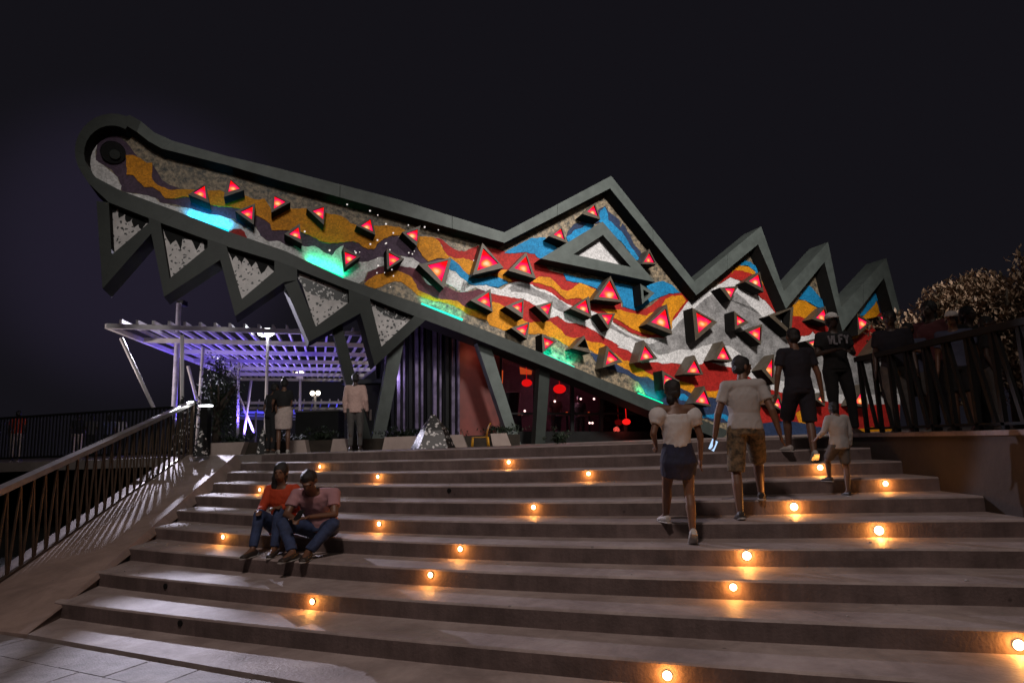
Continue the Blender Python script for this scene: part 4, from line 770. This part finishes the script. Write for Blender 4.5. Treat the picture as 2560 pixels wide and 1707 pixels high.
# ------------------------------------------------------------------ people
def folds(o, amp, seed=0):
    me = o.data; n = len(me.vertices); co = np.empty(n * 3); me.vertices.foreach_get('co', co); no = np.empty(n * 3); me.vertices.foreach_get('normal', no)
    co = co.reshape(-1, 3); no = no.reshape(-1, 3)
    d = np.array([noise.noise(Vector((p[0] * 9 + p[2] * 3 + seed, p[1] * 9, p[2] * 6 - p[0] * 2))) * .7 + (1 - abs(noise.noise(Vector((p[0] * 13 - p[2] * 5, p[1] * 13 + seed, p[2] * 9)))) * 3) * .4 for p in co])
    co += no * (d * amp)[:, None]; me.vertices.foreach_set('co', co.ravel()); me.update()
def person(label, loc, ang, H, J=None, top=None, bottom=None, skin='skin', hair='short', shoes='shoe', voxel=.011, female=False, extra=None, head_turn=0, head_nod=0, bulk=1):
    """local frame: X right, Y forward, Z up, metres for H = 1.7; J overrides joints."""
    s = H / 1.7; t = thing('person', label, 'person', tuple(loc)); t.rotation_euler = (0, 0, ang); t.scale = (s * bulk, s * (1 + (bulk - 1) * .6), s)
    j = dict(pel=(0, 0, .93), wai=(0, 0, 1.06), che=(0, 0, 1.25), nek=(0, -.005, 1.44), hed=(0, .02, 1.585),
             shl=(-.175, -.01, 1.38), shr=(.175, -.01, 1.38), ell=(-.225, -.03, 1.10), elr=(.225, -.03, 1.10), wrl=(-.24, .05, .86), wrr=(.24, .05, .86),
             hil=(-.09, 0, .90), hir=(.09, 0, .90), knl=(-.10, .02, .49), knr=(.10, .02, .49), anl=(-.10, -.01, .08), anr=(.10, -.01, .08), til=0., tir=0.)
    if J: j.update(J)
    V = {k: Vector(v) if isinstance(v, tuple) else v for k, v in j.items()}
    X = (V['shr'] - V['shl']).normalized(); XH = (V['hir'] - V['hil']).normalized(); w_ = .92 if female else 1
    b = MB()
    def torso(mb, e, upto=1.0, start=0, flare=0):
        rings = [(V['pel'] + (V['pel'] - V['wai']) * .45, .135, .10), (V['pel'], .165 / w_ ** .5, .115), (V['pel'].lerp(V['wai'], .6), .148 * w_, .105), (V['wai'], .138 * w_, .10), (V['wai'].lerp(V['che'], .55), .155 * w_, .112), (V['che'], .172 * w_, .120), (V['che'].lerp(V['nek'], .45), .165 * w_, .10), (V['che'].lerp(V['nek'], .78), .105, .07), (V['nek'], .06, .06)]
        rings = rings[start:] if upto == 1.0 else rings[start:upto]
        mb.loft([(p, a + e, c + e) for p, a, c in rings], X, 22)
    torso(b, 0)
    b.cap(V['shl'], V['shr'], .062 * w_, .062 * w_)
    b.cap(V['nek'] - Vector((0, 0, .03)), V['hed'] - Vector((0, 0, .06)), .056 * w_, .052 * w_)
    HR = Matrix.Rotation(head_turn, 3, 'Z') @ Matrix.Rotation(head_nod, 3, 'X'); hc = V['hed']
    hp = lambda x, y, z: hc + HR @ Vector((x, y, z))
    b.ball(hp(0, -.01, .02), (.074, .092, .098), HR, 18, 12); b.ball(hp(0, .03, -.035), (.056, .062, .072), HR)
    b.ball(hp(0, .10, -.015), (.014, .022, .022), HR, 8, 6); b.ball(hp(0, .088, .02), (.045, .02, .012), HR, 8, 6); b.ball(hp(0, .085, -.055), (.026, .016, .012), HR, 8, 6)
    for sx in (-1, 1): b.ball(hp(sx * .077, -.005, -.005), (.012, .022, .034), HR, 8, 6)
    for sd_, S_, E_, W_ in ((-1, 'shl', 'ell', 'wrl'), (1, 'shr', 'elr', 'wrr')):
        b.cap(V[S_], V[E_], .049 * w_, .038 * w_); b.cap(V[E_], V[W_], .040 * w_, .026 * w_)
        d = (V[W_] - V[E_]).normalized(); dd = (d + j.get('hd' + W_[-1], Vector((0, .25, -.1)))).normalized()
        side = dd.cross(Vector((0, 1, 0)))
        if side.length < .2: side = dd.cross(Vector((1, 0, 0)))
        fw = Vector((0, 1, 0)) - dd * dd.y
        fw = fw.normalized() if fw.length > .25 else (Vector((-sd_, 0, 0)) - dd * (-sd_ * dd.x)).normalized()
        pn_ = dd.cross(fw).normalized() * sd_      # palm normal (towards the body)
        pc = V[W_] + dd * .055; rot = Matrix((fw, pn_, dd)).transposed()
        b.ball(pc, (.038, .017, .050), rot, 12, 8)
        for i, (o_, ln) in enumerate(((.027, .062), (.010, .072), (-.008, .067), (-.025, .052))):
            k0 = pc + fw * o_ + dd * .036; k1 = k0 + (dd * .85 - pn_ * .35 * -1 * .6).normalized() * ln * .55; k2 = k1 + (dd * .75 + pn_ * .6).normalized() * ln * .5
            b.cap(k0, k1, .0095, .0088, 8); b.cap(k1, k2, .0088, .0075, 8)
        th0 = V[W_] + dd * .025 + fw * .025; th1 = th0 + (dd * .7 + fw * .7).normalized() * .04; th2 = th1 + (dd * .95 + fw * .15 + pn_ * .2).normalized() * .03
        b.cap(th0, th1, .013, .011, 8); b.cap(th1, th2, .011, .009, 8)
    for Hh, K_, A_ in (('hil', 'knl', 'anl'), ('hir', 'knr', 'anr')):
        b.cap(V[Hh], V[K_], .083, .053); m_ = V[K_].lerp(V[A_], .32) + Vector((0, -.012, 0)); b.cap(V[K_], m_, .051, .054); b.cap(m_, V[A_], .054, .034)
    feet = []
    for sd_, A_, T_ in ((-1, 'anl', 'til'), (1, 'anr', 'tir')):
        a = V[A_]; ft_ = Matrix.Rotation(-sd_ * .15 + j.get('yaw' + A_[-1], 0), 3, 'Z') @ Matrix.Rotation(-V[T_] if not isinstance(V[T_], Vector) else 0, 3, 'X')
        feet.append((a, ft_)); b.cap(a, a + ft_ @ Vector((0, .13, -.045)), .036, .026)
    b.fuse('body', MT[skin], t, voxel)
    for a, ft_ in feet:
        sb = MB(); sb.loft([(a + ft_ @ Vector((0, -.065, -.035)), .030, .034), (a + ft_ @ Vector((0, -.02, -.03)), .040, .045), (a + ft_ @ Vector((0, .07, -.042)), .046, .036), (a + ft_ @ Vector((0, .14, -.052)), .048, .026), (a + ft_ @ Vector((0, .185, -.056)), .030, .018)], ft_ @ Vector((1, 0, 0)), 14)
        so = sb.fuse('shoe', MT[shoes], t, .009, 3)
        MB().loft([(a + ft_ @ Vector((0, -.07, -.072)), .032, .009), (a + ft_ @ Vector((0, .07, -.072)), .050, .009), (a + ft_ @ Vector((0, .19, -.072)), .028, .009)], ft_ @ Vector((1, 0, 0)), 12).build('sole', MT['sole'], so)
    # top
    if top:
        kind, mm = top; tb = MB()
        st = 0 if kind != 'crop' else 2
        hem = {'crop': 3, 'tee': 1, 'long': 0, 'puff': 2}[kind]
        torso(tb, .016 if kind != 'long' else .024, 8 if kind != 'puff' else 7, hem)
        if kind != 'puff': tb.cap(V['shl'], V['shr'], .068 * w_, .068 * w_)
        if kind in ('tee', 'long', 'crop'):
            if hem < 2: tb.loft([(V['pel'] + (V['pel'] - V['wai']) * (.2 if kind == 'tee' else .75), .178, .135), (V['pel'], .178, .135), (V['wai'], .16 * w_, .122)], X, 22)
            for S_, E_, W_ in (('shl', 'ell', 'wrl'), ('shr', 'elr', 'wrr')):
                if kind == 'long': tb.tube(V[S_], V[E_], .066, .055, 14); tb.ball(V[E_], .054); tb.tube(V[E_], V[E_].lerp(V[W_], .9), .053, .044, 14)
                else: tb.tube(V[S_] - (V[E_] - V[S_]) * .05, V[S_].lerp(V[E_], .62), .062, .062, 16)
        if kind == 'puff':
            for S_, E_ in (('shl', 'ell'), ('shr', 'elr')):
                tb.ball(V[S_].lerp(V[E_], .22) + Vector((0, 0, -.01)), (.098, .095, .10)); tb.tube(V[S_].lerp(V[E_], .2), V[S_].lerp(V[E_], .62), .088, .062, 16)
        folds(tb.fuse('top', MT[mm], t, voxel * 1.1, 3), .008, loc[0])
    if bottom:
        kind, mm = bottom[:2]; pb = MB()
        if kind == 'skirt':
            kl = (V['knl'] + V['knr']) / 2; hp_ = (V['hil'] + V['hir']) / 2
            hem_ = hp_.lerp(kl, bottom[2] if len(bottom) > 2 else .45)
            pb.loft([(V['pel'].lerp(V['wai'], .85), .145, .112), (V['pel'], .178, .135), (hp_ + Vector((0, 0, -.06)), .196, .148), (hem_, .182, .148)], XH, 26)
        else:
            pb.loft([(V['pel'].lerp(V['wai'], .7), .152, .115), (V['pel'], .172, .13), ((V['hil'] + V['hir']) / 2 + (V['pel'] - V['wai']) * .3, .165, .125)], XH, 22)
            f_ = {'shorts': .82, 'trousers': 2, 'bermuda': 1.0}[kind]
            for Hh, K_, A_ in (('hil', 'knl', 'anl'), ('hir', 'knr', 'anr')):
                pb.ball(V[Hh], .098); pb.tube(V[Hh], V[Hh].lerp(V[K_], min(f_, 1)), .102, .088 if f_ <= 1 else .070, 16)
                if f_ > 1: pb.ball(V[K_], .068); pb.tube(V[K_], V[K_].lerp(V[A_], .93), .067, .052, 14)
        folds(pb.fuse('bottom', MT[mm], t, voxel * 1.1, 3), .007, loc[1])
    hb = MB()
    if hair == 'short': hb.ball(hp(0, -.018, .035), (.081, .095, .095), HR, 18, 12); hb.ball(hp(0, -.045, -.01), (.076, .068, .07), HR)
    if hair == 'bun': hb.ball(hp(0, -.02, .03), (.083, .10, .098), HR, 18, 12); hb.ball(hp(0, -.05, -.03), (.072, .065, .07), HR); hb.ball(hp(-.045, -.06, -.10), (.045, .04, .05), HR)
    if hair == 'topbun': hb.ball(hp(0, -.018, .03), (.081, .097, .096), HR, 18, 12); hb.ball(hp(0, -.03, .13), (.05, .05, .045), HR); hb.ball(hp(0, -.045, -.02), (.07, .06, .06), HR)
    if hair == 'long': hb.ball(hp(0, -.02, .035), (.092, .10, .10), HR, 18, 12); hb.ball(hp(.03, -.05, -.06), (.10, .075, .12), HR); hb.ball(hp(.05, -.06, -.16), (.09, .06, .13), HR)
    if hair == 'cap':
        hb.ball(hp(0, -.018, .0), (.080, .094, .09), HR)
    folds(hb.fuse('hair', MT['hair'], t, .010, 2), .012, H)
    if hair == 'cap':
        kb = MB(); kb.loft([(hp(0, -.01, .035), .086, .104), (hp(0, -.01, .07), .084, .10), (hp(0, -.01, .105), .068, .08), (hp(0, -.01, .125), .03, .035)], HR @ Vector((1, 0, 0)), 20); kb.loft([(hp(0, .04, .045), .075, .008), (hp(0, .12, .04), .066, .007), (hp(0, .165, .033), .03, .006)], HR @ Vector((1, 0, 0)), 16); kb.build('cap', MT['cap'], t, True)
    for sx in (-1, 1): MB().ball(hp(sx * .031, .0815, .008), (.012, .007, .007), HR, 8, 6).build('eye', MT['eye'], t, True)
    if extra: extra(t, V)
    return t
def foot_at(px, py, z, head_y):      # where the figure stands and how tall it is
    p = atz(px, py, z); h = aty(px, head_y, p.y).z - z; return p, h
def onstep(px, k, dy=.18):           # a point on tread k under pixel column px
    y = 7.0
    for _ in range(60):
        d = ray(px, 1200); x = d.x / d.y * y; y += (fy(k, x) + dy - y) * .5
    d = ray(px, 1200); return Vector((d.x / d.y * y, y, hk(k)))
def height(p, px, head_y): return aty(px, head_y, p.y).z - p.z
def phone(t, pos, rot, lit=True):
    q = Matrix.Rotation(rot[2], 3, 'Z') @ Matrix.Rotation(rot[1], 3, 'Y') @ Matrix.Rotation(rot[0], 3, 'X')
    return q
# 1 woman in white puff sleeve top
p = onstep(1700, 6, .26); h = height(p, 1690, 950)
s = 1.7 / h
person('woman from behind in a white puff sleeve top and short denim skirt climbing the steps', p, R(4), h, dict(anl=(-.07, .34 * s, .08 + RH * s), knl=(-.085, .20, .55 + .02), anr=(.06, -.10, .13), knr=(.085, -.01, .50), tir=.75, ell=(-.27, -.06, 1.14), wrl=(-.20, .12, 1.03), elr=(.24, -.04, 1.10), wrr=(.25, .03, .86),
       pel=(.005, .02, .93), hed=(-.01, .02, 1.59)), ('puff', 'blouse'), ('skirt', 'denim', .55), 'skin', 'bun', 'sole', .009, True)
# 2 man in white tee, camouflage shorts, phone in hand
p = onstep(1868, 5, .22); h = height(p, 1893, 884); s = 1.7 / h
m2 = person('young man in a pale t-shirt and camouflage shorts looking right while climbing', p, R(-14), h, dict(anl=(-.10, -.04, .08), knl=(-.10, .03, .48), anr=(.17, .42 * s, .08 + RH * s), knr=(.15, .27, .58), til=.25,
       pel=(.03, .05, .93), wai=(.035, .06, 1.06), che=(.04, .08, 1.25), nek=(.045, .10, 1.43), hed=(.06, .13, 1.575), shl=(-.13, .04, 1.36), shr=(.215, .05, 1.37), hil=(-.06, .04, .89), hir=(.12, .06, .89), ell=(-.23, .0, 1.09), wrl=(-.28, .06, .84), elr=(.30, -.03, 1.10), wrr=(.36, .02, .86)), ('tee', 'tshirt'), ('bermuda', 'camo'), 'skin', 'short', 'shoe', .009, head_turn=R(-62))
ph = thing('phone', 'lit smartphone held in the left hand of the man in camouflage shorts', 'phone', tuple(m2.matrix_basis @ Vector((-.31, .12, .74))))
ph.location = Vector(p) + Matrix.Rotation(R(-14), 3, 'Z') @ (Vector((-.30, .10, .76)) / s); ph.rotation_euler = (R(65), R(-32), R(150))
MB().box((0, 0, 0), (.072, .145, .009)).build('case', MT['black'], ph); MB().box((0, 0, .0055), (.066, .136, .003)).build('screen', MT['phone'], ph); MB().box((0, 0, -.0055), (.066, .136, .003)).build('screen', MT['phone'], ph)
# 3 man in dark tee and shorts
p = onstep(2020, 2, .25); h = height(p, 2007, 820); s = 1.7 / h
person('man from behind in a dark navy t-shirt and shorts near the top of the steps', p, R(2), h, dict(anl=(-.06, .30, .08 + .13), knl=(-.09, .22, .56), anr=(.03, -.16, .12), knr=(.09, -.02, .50), tir=.7, ell=(-.26, -.02, 1.11), wrl=(-.28, .03, .87), elr=(.26, -.02, 1.11), wrr=(.31, .03, .87)), ('tee', 'navyc'), ('bermuda', 'navyc'), 'skin', 'short', 'sole', .010)
# 4 man with cap facing the camera
p = Vector((4.72, 9.35 + .0, TOP)); p = Vector((ray(2100, 1000).x / ray(2100, 1000).y * 9.9, 9.9, TOP)); h = height(p, 2093, 783)
def letters(t, V):
    # the broken white letters across the chest: V L F Y
    o = None
    segs = {'V': [((0, 1), (.5, 0)), ((.5, 0), (1, 1))], 'L': [((0, 1), (0, 0)), ((0, 0), (.8, 0))], 'F': [((0, 0), (0, 1)), ((0, 1), (.9, 1)), ((0, .55), (.7, .55))], 'Y': [((0, 1), (.5, .5)), ((1, 1), (.5, .5)), ((.5, .5), (.5, 0))]}
    mb = MB(); x = -.135
    for chh in 'VLFY':
        for a, b in segs[chh]:
            f = lambda u: Vector(((x + u[0] * .055), .143 + .016 - abs(x + .03) * .12, 1.25 + u[1] * .115))
            mb.bar(f(a), f(b), .024, .016, (0, 1, 0))
        x += .072
    mb2 = MB()
    for v in mb.v: v.x = -v.x      # mirrored so that it reads from the front
    o = mb.build('shirt_lettering', MT['lettering'], t); o.rotation_euler = (0, 0, 0)
person('man in a white cap and black shirt with white letters facing down the steps', p, R(178), h, dict(ell=(-.25, .0, 1.13), wrl=(-.10, .20, 1.14), elr=(.25, .0, 1.13), wrr=(.08, .20, 1.16), anl=(-.16, 0, .08), anr=(.12, .05, .08), knl=(-.14, .02, .49)), ('tee', 'blackc'), ('trousers', 'blackc'), 'skin_dark', 'cap', 'shoe', .011, extra=letters)
# 5 child
p = onstep(2108, 4, .2); h = height(p, 2090, 1006) * 1.02; s = 1.7 / h
person('small child in a loose pale shirt climbing the steps behind the dark shirted man', p, R(12), h, dict(anr=(.05, -.03, .08), anl=(-.04, .30, .08 + .24), knl=(-.08, .26, .62), ell=(-.26, .03, 1.16), wrl=(-.30, .16, 1.05), hed=(-.02, .04, 1.56)), ('long', 'tshirt'), ('shorts', 'greyc'), 'skin', 'short', 'shoe', .018)
# 6/7 seated couple
def seated(label, px, ang, H, J, top, bottom, hair, **kw):
    p = onstep(px, 7, .55); p.z = hk(7); return person(label, p, ang, H, J, top, bottom, 'skin', hair, 'shoe', .010, **kw)
sw = dict(pel=(0, -.10, .28), wai=(0, -.11, .41), che=(0, -.07, .60), nek=(0, -.03, .79), hed=(0, .01, .935), shl=(-.165, -.05, .73), shr=(.165, -.05, .73), hil=(-.085, -.08, .26), hir=(.085, -.08, .26),
          knl=(-.14, .30, .47), knr=(.12, .27, .46), anl=(-.16, .42, .08), anr=(.10, .44, .08), ell=(-.23, .05, .50), wrl=(-.14, .28, .54), elr=(.22, .04, .50), wrr=(.12, .25, .50))
seated('woman in an orange red blouse and jeans sitting on the steps', 702, R(172), 1.68, sw, ('long', 'redc'), ('trousers', 'jeans'), 'long', female=True, head_turn=R(8))
smn = dict(sw); smn.update(wai=(0, -.08, .41), che=(0, .02, .59), nek=(0, .13, .74), hed=(0, .23, .85), shl=(-.19, .07, .69), shr=(.19, .07, .69), ell=(-.25, .20, .46), elr=(.22, .22, .47), wrl=(-.08, .38, .46), wrr=(.06, .40, .45), knl=(-.26, .26, .36), knr=(.22, .28, .38), anl=(-.08, .40, .08), anr=(.06, .42, .08))
m7 = seated('heavyset man in a pink t-shirt sitting hunched over his phone beside the woman', 796, R(172), 1.68, smn, ('tee', 'pink'), ('trousers', 'jeans'), 'short', head_nod=R(-38), head_turn=R(10), bulk=1.22)
hp7 = m7.location + Matrix.Rotation(R(172), 3, 'Z') @ Vector((-.01, .50, .48))
ph = thing('phone', 'dark phone held by the seated man in the pink shirt', 'phone', tuple(hp7)); ph.rotation_euler = (R(-40), 0, R(163)); MB().box((0, 0, 0), (.075, .15, .01)).build('case', MT['black'], ph)
# 8-10 standing on the plaza behind
def onplaza(px, Y, hy): d = ray(px, 1100); p = Vector((d.x / d.y * Y, Y, TOP)); return p, height(p, px, hy)
p, h = onplaza(676, 14.1, 958); person('man in black leaning close to the woman in the pale skirt on the plaza', p, R(-35), h, dict(che=(.04, 0, 1.25), nek=(.08, 0, 1.43), hed=(.12, .02, 1.57), shl=(-.12, 0, 1.37), shr=(.24, 0, 1.37)), ('tee', 'blackc'), ('trousers', 'blackc'), 'skin', 'short', 'shoe', .016)
p, h = onplaza(708, 13.8, 947); person('woman with a top bun and pale skirt hugging the man in black on the plaza', p, R(20), h, dict(pel=(.03, 0, .93), ell=(-.24, .02, 1.15), wrl=(-.24, .16, 1.05), elr=(.16, .0, 1.12), wrr=(-.02, .03, .88), shr=(.13, -.01, 1.38)), ('crop', 'blackc'), ('skirt', 'cream', .85), 'skin', 'topbun', 'sole', .016, female=True)
p, h = onplaza(888, 13.6, 934); person('person in a pale pink sweater and grey trousers standing by the slanted leg', p, R(10), h, dict(ell=(-.23, .02, 1.08), wrl=(-.22, .08, .82), wrr=(.25, .10, .84)), ('long', 'sweater'), ('trousers', 'greyc'), 'skin_dark', 'short', 'shoe', .016)
# people behind the right fence
for (px, Y, hy, a, tp, bt, hr, sk, lb) in (
    (2262, 8.6, 776, 150, ('tee', 'navyc'), ('trousers', 'greyc'), 'short', 'skin_dark', 'dark haired person in a dark top behind the start of the fence'),
    (2368, 9.6, 752, 120, ('tee', 'pink_shaded'), ('trousers', 'blackc'), 'long', 'skin_dark', 'person with long black hair and a pink strapped top behind the fence'),
    (2422, 8.2, 778, 140, ('tee', 'blue_shaded'), ('shorts', 'blackc'), 'cap', 'skin', 'person in a pale cap and pale blue shirt behind the fence'),
    (2462, 9.0, 765, 200, ('tee', 'blackc'), ('trousers', 'blackc'), 'bun', 'skin_dark', 'dark clothed person between the pale cap and the right edge behind the fence'),
    (2508, 8.0, 790, 230, ('tee', 'blackc'), ('trousers', 'greyc'), 'short', 'skin_dark', 'person in black nearest the right edge behind the fence')):
    p, h = onplaza(px, Y, hy); p.z = TOP; person(lb, p, R(a), h, None, tp, bt, hr and sk, hr, 'shoe', .016)
p, h = onplaza(2305, 8.7, 806); person('child in a lavender shirt beside the dark haired person behind the fence', p, R(130), h, dict(ell=(-.24, .05, 1.2), wrl=(-.10, .25, 1.25)), ('tee', 'blue_shaded'), ('shorts', 'greyc'), 'skin', 'short', 'sole', .018)
# people on the dark promenade far left
for (px, Y, tp, bt, lb) in ((38, 21.5, ('tee', 'redc'), ('trousers', 'cream'), 'dim figure in red with white trousers at the far left railing'), (190, 24, ('tee', 'blackc'), ('trousers', 'cream'), 'dim figure in black with pale trousers at the middle of the far railing'),
    (225, 25, ('tee', 'greyc'), ('trousers', 'blackc'), 'dim grey figure right of the pale trousers at the far railing'), (268, 25.5, ('tee', 'blue_shaded'), ('trousers', 'blackc'), 'dim figure in a pale shirt at the far railing'), (296, 26, ('tee', 'tshirt'), ('trousers', 'blackc'), 'dim figure in a white shirt nearest the handrail at the far railing')):
    d = ray(px, 1140); p = Vector((d.x / d.y * Y, Y, TOP)); person(lb, p, R(20), 1.66, None, tp, bt, 'skin_dark', 'short', 'shoe', .02)
lamp('POINT', 'promenade_glow', (-12.5, 19.5, 4.6), 5, (1, .85, .8), None, .3)

for px, off_, hy, a, lb in ((1392, 3.4, 1030, 20, 'dark figure sitting place inside the cafe behind the window left of centre'), (1452, 4.4, 1036, 160, 'dark figure inside the cafe behind the middle window')):
    q_ = in_fac(px, 1090, off_); d = ray(px, 1100); p = Vector((q_.x, q_.y, TOP)); person(lb.replace('sitting place ', 'standing '), p, R(a), 1.6, None, ('tee', 'blackc'), ('trousers', 'blackc'), 'skin_dark', 'short', 'shoe', .02)
for px, off_, lb in ((1300, 3.0, 'small round dark cafe table near the tapered pot'), (1420, 3.2, 'small round dark cafe table between the two figures inside'), (1475, 3.6, 'small round dark cafe table behind the right window')):
    q_ = in_fac(px, 1095, off_); t = thing('cafe_table', lb, 'table', (q_.x, q_.y, TOP), 'tables inside the cafe')
    MB().tube((0, 0, .86), (0, 0, .9), .38, .38, 20).build('tabletop', MT['bronze'], t); MB().tube((0, 0, 0), (0, 0, .86), .04, .04, 10).build('leg', MT['black'], t)
    MB().tube((0, 0, .9), (0, 0, .99), .03, .035, 10).build('candle_glass', MT['orangeglow'], t)
